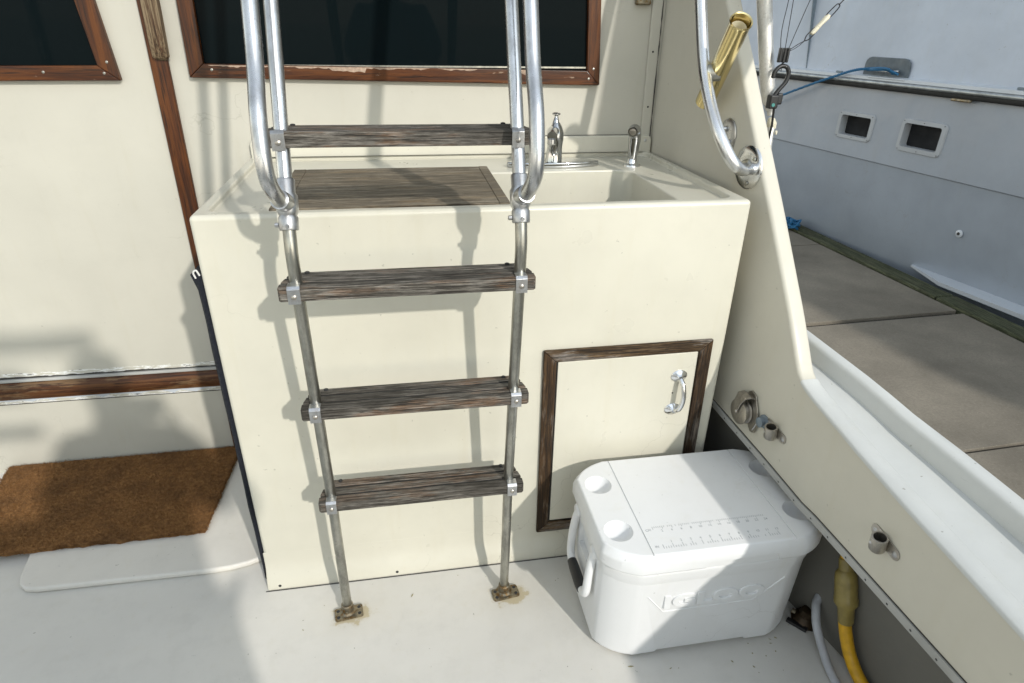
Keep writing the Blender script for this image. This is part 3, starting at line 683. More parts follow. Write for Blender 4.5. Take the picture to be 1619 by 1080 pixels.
loft(b_, [[Vector((hx(y), y, -0.02)), Vector((hx(y)-0.002, y, 0.3)), Vector((min(hx(y)+0.004, xo_(y)-0.03), y, zd(y)-0.033)), Vector((xo_(y)-0.018, y, zd(y)-0.033)), Vector((hx(y)+0.006, y, -0.02))] for y in [q for q in ys2 if q < 1.95]])
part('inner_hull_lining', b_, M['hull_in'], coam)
b_ = B(); box(b_, 1.035, 1.053, -1.6, 1.9, 0.0, 0.012); part('sealant_line', b_, M['moss'], coam, bev=0.004)
# ribs seen in the dark gap
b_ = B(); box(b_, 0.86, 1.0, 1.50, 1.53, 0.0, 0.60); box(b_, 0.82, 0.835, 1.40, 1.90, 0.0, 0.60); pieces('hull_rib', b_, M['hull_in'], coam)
# metal capped lower edge of the coaming
b_ = B(); rings = []
for y in [q for q in ys if q < 2.0]:
    x = xw(y); z = zb(y); rings.append([Vector((x-0.0045, y, z+0.012)), Vector((x-0.006, y, z+0.004)), Vector((x-0.005, y, z-0.006)), Vector((x+0.008, y, z-0.009)), Vector((x+0.046, y, z-0.006)), Vector((x+0.046, y, z-0.002)), Vector((x+0.002, y, z+0.012))])
loft(b_, rings); part('lower_edge_strip', b_, M['strip'], coam, ang=60)
b_ = B()
for i in range(20):
    y = 0.40+i*0.062; screw(b_, (xw(y)-0.0052, y, zb(y)+0.002), (-1, 0, 0.1), 0.0028, 0.001)
pieces('strip_rivet', b_, M['rubber'], coam)
b_ = B(); loft(b_, [[Vector((xw(y)-0.0012, y, zb(y)+0.0145)), Vector((xw(y)-0.0012, y, zb(y)+0.0125)), Vector((xw(y)+0.002, y, zb(y)+0.0125)), Vector((xw(y)+0.002, y, zb(y)+0.0145))] for y in ys if y < 2.0]); part('strip_caulk', b_, M['caulk'], coam)

# ---------------------------------------------------------------- grab rail, rod holder, plate
def wn_at(y):   # wall normal pointing inboard
    d = (xw(y+0.02)-xw(y-0.02))/0.04; return Vector((-1, d, 0)).normalized()
def disc(bm, y, z, r, h, sx=1, sy=1, n=32, dome=True):
    prof = [(r, 0), (r, h*0.5), (r*0.94, h*0.8), (r*0.6, h), (0.0, h*1.1)] if dome else [(r, 0), (r, h), (0, h)]
    lathe(bm, prof, (xw(y)-0.0005, y, z), wn_at(y), n, sx, sy)
gr = empty('grab_rail', (0.82, 1.45, 1.09)); tag(gr, 'polished steel grab rail bending out of a round flange on the wing wall', 'grab rail')
b_ = B(); disc(b_, 1.435, 1.094, 0.052, 0.008); 
fl = part('round_flange', b_, M['chrome'], gr)
b_ = B()
for a in (20, 140, 250): screw(b_, (xw(1.435)-0.0075, 1.435+0.038*math.cos(R(a)), 1.094+0.038*math.sin(R(a))), wn_at(1.435), 0.0055, 0.003)
pieces('flange_screw', b_, M['dull'], fl)
path = [(xw(1.435)-0.004, 1.435, 1.094), (0.810, 1.425, 1.096), (0.787, 1.428, 1.112), (0.773, 1.452, 1.145), (0.770, 1.500, 1.180), (0.770, 1.567, 1.235), (0.770, 1.619, 1.317), (0.770, 1.684, 1.459), (0.770, 1.80, 1.72)]
path = [(xw(1.435)-0.004, 1.435, 1.094), (0.812, 1.413, 1.093), (0.783, 1.402, 1.108), (0.7595, 1.412, 1.1406), (0.744, 1.4435, 1.1867), (0.740, 1.497, 1.2462), (0.740, 1.552, 1.320), (0.740, 1.618, 1.4567), (0.740, 1.73, 1.707)]
b_ = B(); tube(b_, smooth_path(path, 7), 0.0150, 24); part('rail_tube', b_, M['rail'], gr)
b_ = B(); lathe(b_, [(0.021, 0), (0.0195, 0.006), (0.0165, 0.010)], (xw(1.435)-0.006, 1.435, 1.094), wn_at(1.435), 24); part('weld_collar', b_, M['dull'], gr)
b_ = B(); disc(b_, 1.545, 1.150, 0.037, 0.005, 1.2, 1.0)
pl = obj('mounting_plate', b_, M['tube']); tag(pl, 'oval steel plate with two acorn nuts behind the grab rail bend', 'plate')
for yy, zz in ((1.552, 1.168), (1.528, 1.138)):
    b_ = B(); lathe(b_, [(0.007, 0.003), (0.007, 0.008), (0.004, 0.013), (0, 0.014)], (xw(yy)-0.003, yy, zz), wn_at(yy), 12); obj('acorn_nut', b_, M['bracket'], pl)
rh = empty('rod_holder', (0.73, 1.45, 1.3)); tag(rh, 'gold anodised tube rod holder clamped to the grab rail', 'rod holder')
a0 = Vector((0.786, 1.612, 1.226)); a1 = Vector((0.7590, 1.440, 1.408)); ax = (a1-a0).normalized(); LN = (a1-a0).length
side = Vector((0, 0, 0))
b_ = B(); lathe(b_, [(0.0240, 0), (0.0240, LN-0.004), (0.0252, LN), (0.0262, LN+0.004), (0.0250, LN+0.007), (0.0225, LN+0.005), (0.0222, LN-0.06), (0.0222, LN-0.07)], a0+side, ax, 32, cap=False)
lathe(b_, [(0.0222, 0.004), (0.0, 0.004)], a0+side, ax, 32, cap=False)
part('holder_tube', b_, M['brass'], rh)
b_ = B(); lathe(b_, [(0.0188, LN-0.03), (0.0188, LN-0.012), (0.0172, LN-0.010), (0.0160, LN-0.015), (0.0155, LN-0.06), (0, LN-0.06)], a0+side, ax, 28, cap=False); part('white_liner', b_, M['link'], rh)
b_ = B(); tube(b_, [Vector((0.742, 1.535, 1.300)), Vector((0.758, 1.53, 1.300)), Vector((0.772, 1.525, 1.302))], 0.012, 12, flat=1.6)
part('clamp_bracket', b_, M['dull'], rh)

# ---------------------------------------------------------------- fittings on the coaming face
pu = empty('coaming_pulley', (0.855, 1.25, 0.51)); tag(pu, 'aged nickel wheel pulley in a folded bracket on the coaming', 'pulley')
w_ = wn_at(1.24); px = xw(1.245)
pm = Matrix.Translation(Vector((px-0.0005, 1.236, 0.506)))
b_ = B(); prism(b_, [(1.262, 0.555), (1.247, 0.566), (1.228, 0.560), (1.205, 0.520), (1.198, 0.490), (1.205, 0.462), (1.222, 0.456), (1.240, 0.470)], px-0.0036, px-0.0002, axis=0); part('back_plate', b_, M['nickel'], pu, bev=0.0008, seg=2)
b_ = B(); lathe(b_, [(0.012, 0), (0.034, 0.001), (0.034, 0.0035), (0.028, 0.007), (0.028, 0.013), (0.034, 0.016), (0.034, 0.0195), (0.031, 0.0205), (0.004, 0.021), (0, 0.021)], (px-0.007, 1.256, 0.499), w_, 36); part('wheel', b_, M['nickel'], pu)
b_ = B()
aw = 0.013
pp = [(px-0.003, 1.236, 0.552), (px-0.014, 1.244, 0.556), (px-0.026, 1.252, 0.548), (px-0.0305, 1.257, 0.528), (px-0.0305, 1.258, 0.500)]
ww = [0.020, 0.020, 0.019, 0.015, 0.006]
loft(b_, [[Vector((p[0], p[1]-w2, p[2])), Vector((p[0], p[1]+w2, p[2])), Vector((p[0]-0.0022, p[1]+w2, p[2]+0.002)), Vector((p[0]-0.0022, p[1]-w2, p[2]+0.002))] for p, w2 in zip(pp, ww)])
part('bracket_arm', b_, M['nickel'], pu, bev=0.0006, seg=2)
b_ = B(); lathe(b_, [(0.006, 0), (0.006, 0.003), (0.004, 0.005), (0, 0.005)], (px-0.031, 1.257, 0.500), w_, 14); part('axle_rivet', b_, M['nickel'], pu)
kn = empty('turn_stud', (0.86, 1.187, 0.5)); tag(kn, 'small grey blue plastic knob with a thin pin between pulley and socket', 'knob')
b_ = B(); lathe(b_, [(0.018, 0), (0.018, 0.003), (0.012, 0.005), (0.011, 0.010), (0.013, 0.012), (0.013, 0.017), (0.010, 0.019), (0, 0.019)], (xw(1.183)-0.0005, 1.183, 0.512), wn_at(1.18), 22); part('stud_head', b_, M['greyp'], kn)
b_ = B(); tube(b_, [(xw(1.183)-0.016, 1.188, 0.510), (xw(1.183)-0.018, 1.200, 0.476)], 0.0016, 8); part('pin', b_, M['bracket'], kn)
def socket(y, z, label, rx=0.0):
    r = empty('tube_socket', (xw(y), y, z)); tag(r, label, 'socket', 'steel tube sockets on the coaming')
    x = xw(y); w0 = wn_at(y); b_ = B()
    # saddle plate: diagonal, two ears
    tang = Vector((w0.y, -w0.x, 0)); ang = R(-58); u = (-tang*0.98-Vector((0, 0, 1))*0.15).normalized(); v = u.cross(w0)
    mx = Matrix.Translation(Vector((x-0.0005, y, z))) @ Matrix((( u.x, v.x, w0.x, 0), (u.y, v.y, w0.y, 0), (u.z, v.z, w0.z, 0), (0, 0, 0, 1)))
    prism(b_, rrect(-0.040, 0.040, -0.013, 0.013, 0.0125, 6), 0, 0.0025, mx=mx)
    part('saddle', b_, M['nickel'], r, bev=0.0008, seg=2)
    b_ = B(); c = Vector((x, y, z))+w0*0.0165
    ax2 = Vector((-0.18, -0.12, 1)).normalized()
    lathe(b_, [(0.0148, -0.017), (0.0152, -0.016), (0.0152, 0.016), (0.0148, 0.017), (0.0118, 0.017), (0.0116, -0.008)], c, ax2, 26, cap=False)
    part('ring', b_, M['nickel'], r)
    b_ = B(); lathe(b_, [(0.0117, -0.009), (0.0, -0.009)], c, ax2, 24, cap=False); part('bore', b_, M['black'], r)
    b_ = B(); screw(b_, Vector((x, y, z))+u*0.029+w0*0.002, w0, 0.0072, 0.002); screw(b_, Vector((x, y, z))-u*0.029+w0*0.002, w0, 0.0055, 0.002)
    lathe(b_, [(0.0028, 0), (0.0028, 0.001), (0, 0.001)], c+w0*0.0148+u*(-0.003), w0, 10)
    pieces('screw', b_, M['bracket'], r)
socket(1.137, 0.515, 'small steel tube socket beside the grey knob')
socket(0.765, 0.512, 'steel tube socket alone on the aft coaming face above the hoses')

# ---------------------------------------------------------------- COOLER
ck = empty('cooler', (0.665, 1.1, 0)); tag(ck, 'white hard plastic cooler with cup holders on its lid in front of the small door', 'cooler')
def octa(x0, x1, y0, y1, c, z):
    a = c*1.45; d = c*1.05; out = []
    for (cx, cy, sx, sy, fl) in ((x1, y0, -1, 1, 0), (x1, y1, -1, -1, 1), (x0, y1, 1, -1, 0), (x0, y0, 1, 1, 1)):
        A = Vector((cx+sx*a, cy, z)); D = Vector((cx, cy+sy*d, z)); K = Vector((cx+sx*a*0.27, cy+sy*d*0.27, z))
        if fl: A, D = D, A
        out += [A*(1-t)**2+K*(2*t*(1-t))+D*t*t for t in (i/7 for i in range(8))]
    return out
b_ = B(); loft(b_, [octa(0.401, 0.929, 0.950, 1.252, 0.060, 0.006), octa(0.398, 0.932, 0.942, 1.264, 0.060, 0.262), octa(0.396, 0.934, 0.938, 1.268, 0.060, 0.268), octa(0.394, 0.936, 0.935, 1.270, 0.060, 0.306)])
cb = part('body', b_, M['plastic'], ck, bev=0.012, seg=4, bang=40)
cts = []
b_ = B(); prism(b_, [(0.528, -0.03), (0.548, 0.022), (0.782, 0.022), (0.802, -0.03)], 0.90, 1.00, axis=1); cts.append(obj('c', b_, None))
# handle pocket on the left end
b_ = B(); prism(b_, [(1.04, 0.19), (1.17, 0.19), (1.17, 0.27), (1.04, 0.27)], 0.36, 0.412, axis=0); cts.append(obj('c', b_, None))
for c in cts: c.location = -WL(ck); c.parent = ck
bpy.context.view_layer.update()
cut(cb, cts)
b_ = B(); loft(b_, [octa(0.391, 0.939, 0.931, 1.274, 0.058, 0.308), octa(0.386, 0.944, 0.925, 1.279, 0.058, 0.314), octa(0.386, 0.944, 0.925, 1.279, 0.058, 0.345), octa(0.394, 0.936, 0.934, 1.271, 0.058, 0.364)])
lid = part('lid', b_, M['plastic'], ck, bev=0.0075, seg=4, bang=32)
cts = []
for x, y in ((0.440, 1.180), (0.440, 1.018), (0.890, 1.180), (0.890, 1.018)):
    b_ = B(); lathe(b_, [(0.0, -0.021), (0.018, -0.019), (0.029, -0.012), (0.0335, -0.002), (0.0345, 0.004), (0.0345, 0.02)], (x, y, 0.364), (0, 0, 1), 36); cts.append(obj('c', b_, None))
b_ = B(); prism(b_, [(0.615, 0.300), (0.625, 0.3305), (0.795, 0.3305), (0.805, 0.300)], 0.90, 0.931, axis=1); cts.append(obj('c', b_, None))
for x in (0.4935, 0.8365):
    b_ = B(); box(b_, x-0.0016, x+0.0016, 0.90, 1.30, 0.3615, 0.40); cts.append(obj('c', b_, None))
for c in cts: c.location = -WL(ck); c.parent = ck
bpy.context.view_layer.update()
cut(lid, cts, bev=0.0022, seg=3, bang=42)
# embossed frame and word on the front, ruler on the lid
def text_mesh(s, size, ex, name='t'):
    cu = bpy.data.curves.new(name, 'FONT'); cu.body = s; cu.size = size; cu.extrude = ex; cu.align_x = 'CENTER'; cu.align_y = 'CENTER'
    cu.offset = size*(0.035 if ex > 0.001 else 0.0); cu.space_character = 1.08 if ex > 0.001 else 1.0; cu.bevel_depth = 0.0009 if ex > 0.001 else 0.0
    to = bpy.data.objects.new(name, cu); C.objects.link(to)
    bpy.context.view_layer.update(); dg = bpy.context.evaluated_depsgraph_get()
    me = bpy.data.meshes.new_from_object(to.evaluated_get(dg)); bm = bmesh.new(); bm.from_mesh(me)
    bpy.data.objects.remove(to); bpy.data.meshes.remove(me); return bm
fy = lambda z: 0.950-0.008*(z-0.006)/0.256
b_ = B()
pth = [(0.500, 0.222), (0.545, 0.163), (0.775, 0.163), (0.845, 0.232)]
tube(b_, [Vector((x, fy(z)+0.0005, z)) for x, z in pth], 0.0024, 8)
part('embossed_lines', b_, M['emboss'], ck)
tb = text_mesh('IGLOO', 0.050, 0.0030)
mx = Matrix.Translation(Vector((0.668, fy(0.195)-0.0006, 0.196))) @ Matrix.Rotation(R(90-1.8), 4, 'X') @ Matrix.Scale(1.55, 4, Vector((1, 0, 0)))
for v in tb.verts: v.co = mx @ v.co
part('embossed_lettering', tb, M['emboss'], ck)
b_ = B(); zl = 0.3643
for i in range(61):
    x = 0.520+i*0.0047; h = 0.0085 if i % 5 == 0 else (0.0045 if i % 1 == 0 else 0); 
    if random.random() < 0.12: continue
    box(b_, x, x+0.0008, 1.018-h, 1.018, zl-0.0002, zl+0.0002)
for i in range(49):
    x = 0.524+i*0.00585; h = (0.012 if i % 4 == 0 else 0.006)
    if random.random() < 0.15: continue
    box(b_, x, x+0.0008, 0.950, 0.950+h, zl-0.0002, zl+0.0002)
for i in range(12):
    tb = text_mesh(str(i+1), 0.009, 0.0001)
    for v in tb.verts: v.co = Vector((0.548+i*0.0235, 0.969, zl)) + v.co
    tb2 = bpy.data.meshes.new('x'); tb.to_mesh(tb2); tb.free(); b_.from_mesh(tb2); bpy.data.meshes.remove(tb2)
    tb = text_mesh(str((i+1)*2), 0.009, 0.0001)
    for v in tb.verts: v.co = Vector((0.540+i*0.0235, 1.003, zl)) + v.co
    tb2 = bpy.data.meshes.new('x'); tb.to_mesh(tb2); tb.free(); b_.from_mesh(tb2); bpy.data.meshes.remove(tb2)
for s, p in (('CM', (0.508, 1.008)), ('IN', (0.510, 0.957))):
    tb = text_mesh(s, 0.009, 0.0001)
    for v in tb.verts: v.co = Vector((*p, zl)) + v.co
    tb2 = bpy.data.meshes.new('x'); tb.to_mesh(tb2); tb.free(); b_.from_mesh(tb2); bpy.data.meshes.remove(tb2)
part('ruler_print', b_, M['print'], ck)['kind'] = 'stuff'
# swing handle, left end
b_ = B()
tube(b_, smooth_path([(0.402, 1.035, 0.300), (0.391, 1.034, 0.275), (0.384, 1.032, 0.220), (0.381, 1.034, 0.160), (0.380, 1.055, 0.140), (0.380, 1.105, 0.137), (0.380, 1.158, 0.140), (0.381, 1.179, 0.160), (0.384, 1.181, 0.220), (0.391, 1.179, 0.275), (0.402, 1.178, 0.300)], 6), 0.0105, 14)
h = part('bail_handle', b_, M['plastic'], ck)
for y in (1.035, 1.178):
    b_ = B(); lathe(b_, [(0.018, 0), (0.018, 0.010), (0.013, 0.015), (0, 0.015)], (0.400, y, 0.290), (-1, 0, 0), 18); part('pivot_boss', b_, M['plastic'], h)
b_ = B(); tube(b_, [(0.3795, 1.060, 0.138), (0.3795, 1.08, 0.137), (0.3795, 1.13, 0.137), (0.3795, 1.155, 0.138)], [0.0125, 0.0140, 0.0140, 0.0125], 16); part('rubber_grip', b_, M['black'], h)

# ---------------------------------------------------------------- hoses and drain under the coaming
dr = empty('bronze_drain', (0.985, 0.976, 0)); tag(dr, 'dark corroded bronze fitting on the deck behind the cooler', 'drain fitting')
b_ = B(); lathe(b_, [(0.036, 0.001), (0.036, 0.005), (0.030, 0.012), (0.026, 0.022), (0.020, 0.026), (0.016, 0.040), (0.010, 0.042)], (0.980, 0.985, 0), (0, 0, 1), 8); part('drain_body', b_, M['bronze'], dr)
b_ = B(); tube(b_, [(0.955, 1.01, 0.014), (1.01, 0.955, 0.014)], 0.007, 8); part('drain_bar', b_, M['foot'], dr)
b_ = B(); box(b_, -0.007, 0.007, -0.026, 0.026, 0.001, 0.010, Matrix.Translation(Vector((0.948, 0.972, 0))) @ Matrix.Rotation(R(38), 4, 'Z')); o = obj('black_latch', b_, M['black'], bev=0.002); tag(o, 'small black plastic latch lying on the deck beside the cooler foot', 'latch')
b_ = B(); tube(b_, smooth_path([(1.04, 0.99, 0.115), (1.01, 0.985, 0.105), (0.985, 0.972, 0.090), (0.970, 0.950, 0.078), (0.962, 0.925, 0.055), (0.955, 0.88, 0.030), (0.945, 0.82, 0.016), (0.935, 0.70, 0.013), (0.93, 0.50, 0.013), (0.94, 0.2, 0.013)], 7), 0.0105, 16); o = obj('drain_hose', b_, M['hose']); tag(o, 'pale grey hose curling down onto the deck beside the yellow cable', 'hose')
yc = empty('shore_power_cable', (1.0, 0.9, 0)); tag(yc, 'thick yellow cable with a cloudy plastic connector hanging under the coaming', 'cable')
b_ = B(); tube(b_, smooth_path([(0.985, 0.985, 0.52), (0.985, 0.965, 0.42), (0.985, 0.948, 0.32), (0.985, 0.925, 0.262)], 5), 0.0125, 16)
tube(b_, smooth_path([(0.985, 0.882, 0.145), (0.986, 0.865, 0.105), (0.992, 0.835, 0.055), (0.998, 0.79, 0.022), (1.0, 0.70, 0.016), (1.0, 0.4, 0.016), (0.99, 0.1, 0.016)], 5), 0.0150, 16); part('cable', b_, M['yellow'], yc)
b_ = B(); c0 = Vector((0.985, 0.932, 0.280)); c1 = Vector((0.985, 0.872, 0.128)); L = (c1-c0).length
lathe(b_, [(0.0145, 0), (0.0165, 0.004), (0.0165, 0.028), (0.024, 0.038), (0.0255, 0.060), (0.0255, 0.095), (0.027, 0.100), (0.027, 0.112), (0.019, 0.124), (0.0175, L-0.004), (0.015, L)], c0, c1-c0, 16)
part('connector', b_, M['conn'], yc)
b_ = B(); lathe(b_, [(0.018, 0), (0.020, 0.01), (0.020, 0.07), (0.014, 0.078)], (1.012, 0.925, 0.245), (0.05, -0.35, -1), 8); part('connector_cap', b_, M['conn'], yc)

# ---------------------------------------------------------------- outrigger pole, hook and rigging outboard of the wing
po = empty('outrigger_pole', (1.0, 1.62, 1.15)); tag(po, 'worn white aluminium pole standing outboard of the wing', 'pole')
b_ = B(); tube(b_, smooth_path([(0.983, 1.62, 1.192), (0.969, 1.62, 1.235), (0.952, 1.62, 1.290), (0.905, 1.62, 1.47), (0.80, 1.62, 1.90)], 6), [0.008]*3+[0.013]*2+[0.0185]*20, 18); part('pole_tube', b_, M['alu'], po)
b_ = B(); lathe(b_, [(0.0, -0.016), (0.010, -0.012), (0.013, 0), (0.010, 0.012), (0.006, 0.018)], (0.992, 1.62, 1.168), (-0.3, 0, 1), 16)
lathe(b_, [(0.005, 0), (0.006, 0.004), (0.0, 0.006)], (1.001, 1.61, 1.148), (1, -1, 0), 10)
part('ball_joint', b_, M['link'], po)
b_ = B(); tube(b_, [(0.992, 1.62, 1.168), (0.986, 1.60, 1.02), (0.975, 1.60, 0.71)], 0.010, 12); part('stub', b_, M['alu'], po)
b_ = B(); yr = 1.585
path = [(0.949, yr, 1.285), (0.952, yr, 1.302), (0.965, yr, 1.313), (0.982, yr, 1.311), (0.990, yr, 1.296), (0.986, yr, 1.276), (0.972, yr, 1.258), (0.962, yr, 1.243)]
tube(b_, smooth_path(path, 6), [0.0035]+[0.0055]*42, 12)
hk = obj('gaff_hook', b_, M['black']); tag(hk, 'black plastic hook with a cam buckle hanging in front of the white pole', 'hook')
b_ = B(); box(b_, 0.948, 0.972, yr-0.011, yr+0.011, 1.212, 1.246, None); box(b_, 0.968, 0.984, yr-0.008, yr+0.008, 1.222, 1.250); obj('buckle', b_, M['black'], hk, bev=0.004)
b_ = B(); lathe(b_, [(0.0045, 0), (0.0045, 0.002), (0, 0.002)], (0.957, yr-0.011, 1.222), (0, -1, 0), 12); obj('green_stud', b_, simple('teal_stud', (0.05, 0.22, 0.20), 0.4), hk)
b_ = B(); tube(b_, [(0.968, yr, 1.216), (0.972, yr, 1.170), (0.974, yr+0.01, 1.10)], 0.0045, 8, flat=0.5); obj('webbing', b_, M['rubber'], hk)
rg = empty('rigging_clips', (0.965, 1.58, 1.34)); tag(rg, 'cluster of black line clips on thin dark wires above the black hook', 'rigging')
for dx in (-0.011, 0.0, 0.009):
    b_ = B(); box(b_, 0.966+dx-0.003, 0.966+dx+0.003, yr-0.008, yr+0.004, 1.322, 1.356); part('clip', b_, M['black'], rg, bev=0.002)
b_ = B()
for pts in ([(0.955, yr, 1.352), (0.948, yr, 1.40), (0.952, yr, 1.50), (0.95, yr, 1.8)], [(0.967, yr, 1.352), (0.965, yr, 1.42), (0.960, yr, 1.60), (0.955, yr, 1.8)], [(0.976, yr, 1.352), (1.006, yr, 1.455), (1.06, yr, 1.63), (1.10, yr, 1.8)], [(0.966, yr, 1.324), (0.968, yr, 1.300)]):
    tube(b_, smooth_path(pts, 5), 0.0009, 6)
for i in range(10):
    a = R(36*i)
tube(b_, [(0.966+0.006*math.cos(R(20*i)), yr+0.006*math.sin(R(20*i)), 1.322-0.0012*i) for i in range(14)], 0.0011, 6)
tube(b_, smooth_path([(0.978, yr, 1.350), (1.000, yr, 1.364), (1.016, yr, 1.372)], 4), 0.0010, 6)
tube(b_, smooth_path([(0.976, yr, 1.346), (0.998, yr, 1.357), (1.016, yr, 1.372)], 4), 0.0008, 6)
pieces('wire', b_, M['wire'], rg)
ln = empty('shock_link', (1.05, 1.58, 1.41)); tag(ln, 'cream plastic link with small shackles on a slanting line', 'line link')
d = Vector((0.083, 0, 0.092)).normalized(); c0 = Vector((1.030, yr, 1.388))
b_ = B(); tube(b_, [c0, c0+d*0.006, c0+d*0.030, c0+d*0.050, c0+d*0.056], [0.006, 0.0085, 0.007, 0.009, 0.006], 14, flat=0.7); part('link_body', b_, M['link'], ln)
b_ = B()
for s0, s1 in ((-0.022, 0.018), (0.040, 0.088)):
    u = Vector((-d.z, 0, d.x)); A_ = c0+d*s0; B_ = c0+d*s1
    tube(b_, smooth_path([A_, A_.lerp(B_, .3)+u*0.006, B_-d*0.004+u*0.005, B_, B_-d*0.004-u*0.005, A_.lerp(B_, .3)-u*0.006, A_], 4), 0.0014, 6)
tube(b_, [c0+d*0.088, c0+d*0.30], 0.0014, 6)
pieces('shackle', b_, M['wire'], ln)
b_ = B(); lathe(b_, [(0.0022, 0), (0.0022, 0.001), (0, 0.001)], c0+d*0.020+Vector((0, -0.0062, 0)), (0, -1, 0), 8); part('pin_hole', b_, M['black'], ln)

# ---------------------------------------------------------------- NEIGHBOURING BOAT
nb = empty('neighbour_boat', (3.25, 3.0, 0), math.atan(0.161)); tag(nb, 'large grey white motorboat moored across the concrete dock', 'boat')
def np_(name, bm, m, parent=None, **k): return obj(name, bm, m, parent or nb, **k)
S0, S1 = -5.0, 4.2
def hullx(z):  # inboard offset (+x away from us)
    return interp(z, [-1.2, -0.4, 0.0, 0.3, 0.606, 0.612, 1.07], [0.75, 0.22, 0.085, 0.025, 0.004, -0.006, 0.0])
b_ = B(); sec = [-1.2, -0.8, -0.4, -0.2, 0.0, 0.15, 0.3, 0.45, 0.604, 0.612, 0.8, 1.07]
rings = []
for i in range(21):
    s = S0+(S1-S0)*i/20; bow = 0.0 if s < 2.5 else 0.06*(s-2.5)**2
    rings.append([Vector((hullx(z)+bow, s, z)) for z in sec]+[Vector((2.4, s, 1.07)), Vector((2.4, s, -1.2))])
loft(b_, rings); hull = np_('hull', b_, M['nb'], ang=20)
# porthole openings
cts = []
ports = ((0.898, 1.152, 0.742, 0.874, 0.872, 1.182, 0.720, 0.896), (0.380, 0.642, 0.742, 0.886, 0.350, 0.668, 0.714, 0.910))
for a0_, a1_, z0, z1, *_r in ports:
    b_ = B(); prism(b_, rrect(a0_, a1_, z0, z1, 0.015), -0.05, 0.085, axis=0); c = obj('c', b_, None, nb); cts.append(c)
bpy.context.view_layer.update(); cut(hull, cts)
for k_, (a0_, a1_, z0, z1, A0, A1, Z0, Z1) in enumerate(ports):
    pr = empty('porthole'); pr.parent = nb
    pr['label'] = ('small recessed porthole nearer the blue rope', 'larger recessed porthole with flaking white frame')[k_]
    b_ = B(); O = rrect(A0, A1, Z0, Z1, 0.030, 6); I = rrect(a0_+0.002, a1_-0.002, z0+0.002, z1-0.002, 0.015, 6)
    loft(b_, [[Vector((-0.004, *p)) for p in O], [Vector((-0.013, *p)) for p in [((q[0]-(A0+A1)/2)*.97+(A0+A1)/2, (q[1]-(Z0+Z1)/2)*.96+(Z0+Z1)/2) for q in O]], [Vector((-0.014, *p)) for p in I], [Vector((0.046, *p)) for p in I]], True, False)
    fo = obj('porthole_frame', b_, M['nb_port'], pr, ang=50)
    b_ = B(); prism(b_, rrect(a0_-0.003, a1_+0.003, z0-0.003, z1+0.003, 0.015), 0.0445, 0.055, axis=0); obj('porthole_pane', b_, M['edge'], pr)
    b_ = B()
    for s in (A0+0.02, (A0+A1)/2, A1-0.02):
        for z in (Z0+0.014, Z1-0.014): lathe(b_, [(0.003, 0), (0.003, 0.001), (0, 0.001)], (-0.0135, s, z), (-1, 0, 0), 8)
    [obj('frame_screw', q, M['rubber'], pr) for q in (b_.verts.index_update(), islands(b_))[1]]
# rub rail: white ledge, metal strip, black rubber
def strip_(z, x0, x1, name, m, prof, **k):
    b_ = B(); rings = []
    for i in range(21):
        s = S0+(S1-S0)*i/20; bow = 0.0 if s < 2.5 else 0.06*(s-2.5)**2
        rings.append([Vector((bow+a, s, c)) for a, c in prof])
    loft(b_, rings); return np_(name, b_, m, **k)
strip_(0, 0, 0, 'rub_rail_rubber', M['rubber'], [(0.001, 1.050), (-0.022, 1.052), (-0.030, 1.062), (-0.030, 1.078), (0.001, 1.079)], ang=60)
strip_(0, 0, 0, 'rub_rail_metal', M['railmetal'], [(0.001, 1.0795), (-0.032, 1.0795), (-0.040, 1.086), (-0.040, 1.098), (-0.032, 1.105), (0.001, 1.107)], ang=60)
strip_(0, 0, 0, 'white_ledge', M['nb_white'], [(0.001, 1.1075), (-0.026, 1.1075), (-0.024, 1.126), (0.022, 1.136), (0.022, 1.120)], ang=60)
strip_(0, 0, 0, 'topsides', M['nb_top'], [(0.020, 1.08), (0.020, 1.134), (0.060, 1.75), (0.085, 2.4), (2.2, 2.42), (2.2, 1.08)], ang=30)
b_ = B(); prism(b_, [(1.62, 1.137), (1.625, 1.137), (1.75, 1.9), (1.745, 1.9)], 0.016, 0.062, axis=0)
np_('panel_seam', b_, M['greyp'])
b_ = B()
for s, L_ in ((1.25, 0.05), (-0.02, 0.06), (2.2, 0.05)): box(b_, -0.012, 0.004, s, s+L_, 1.130, 1.142)
[np_('track_clip', q, M['greyp'], bev=0.002) for q in (b_.verts.index_update(), islands(b_))[1]]
b_ = B(); box(b_, -0.042, -0.020, 0.25, 0.37, 1.040, 1.056); np_('rust_drip', b_, M['foot'], bev=0.006)
b_ = B(); O = [(0.735, 1.128), (1.085, 1.128), (1.085, 1.20), (1.078, 1.222), (1.062, 1.236), (1.04, 1.242), (0.785, 1.242), (0.760, 1.236), (0.742, 1.218), (0.735, 1.19)]
prism(b_, O, 0.008, 0.018, axis=0); clp = np_('cleat_plate', b_, M['plate'], bev=0.003, bang=60)
b_ = B(); tube(b_, smooth_path([(-0.012, 0.79, 1.168), (-0.018, 0.84, 1.164), (-0.018, 0.95, 1.164), (-0.012, 1.0, 1.168)], 4), 0.008, 12)
for s in (0.86, 0.93): tube(b_, [(0.012, s, 1.160), (-0.018, s, 1.164)], 0.009, 10)
obj('cleat', b_, M['tube'], clp)
b_ = B(); box(b_, -0.030, 0.008, 0.72, 1.0, 1.118, 1.1285); np_('cleat_ledge', b_, M['nb_white'], bev=0.003)
b_ = B(); lathe(b_, [(0.022, 0), (0.022, 0.004), (0.010, 0.009), (0.009, 0.006), (0.0, 0.004)], (hullx(0.325)-0.004, 0.094, 0.325), (-1, 0, 0), 24); th = np_('through_hull_fitting', b_, M['nb_white'])
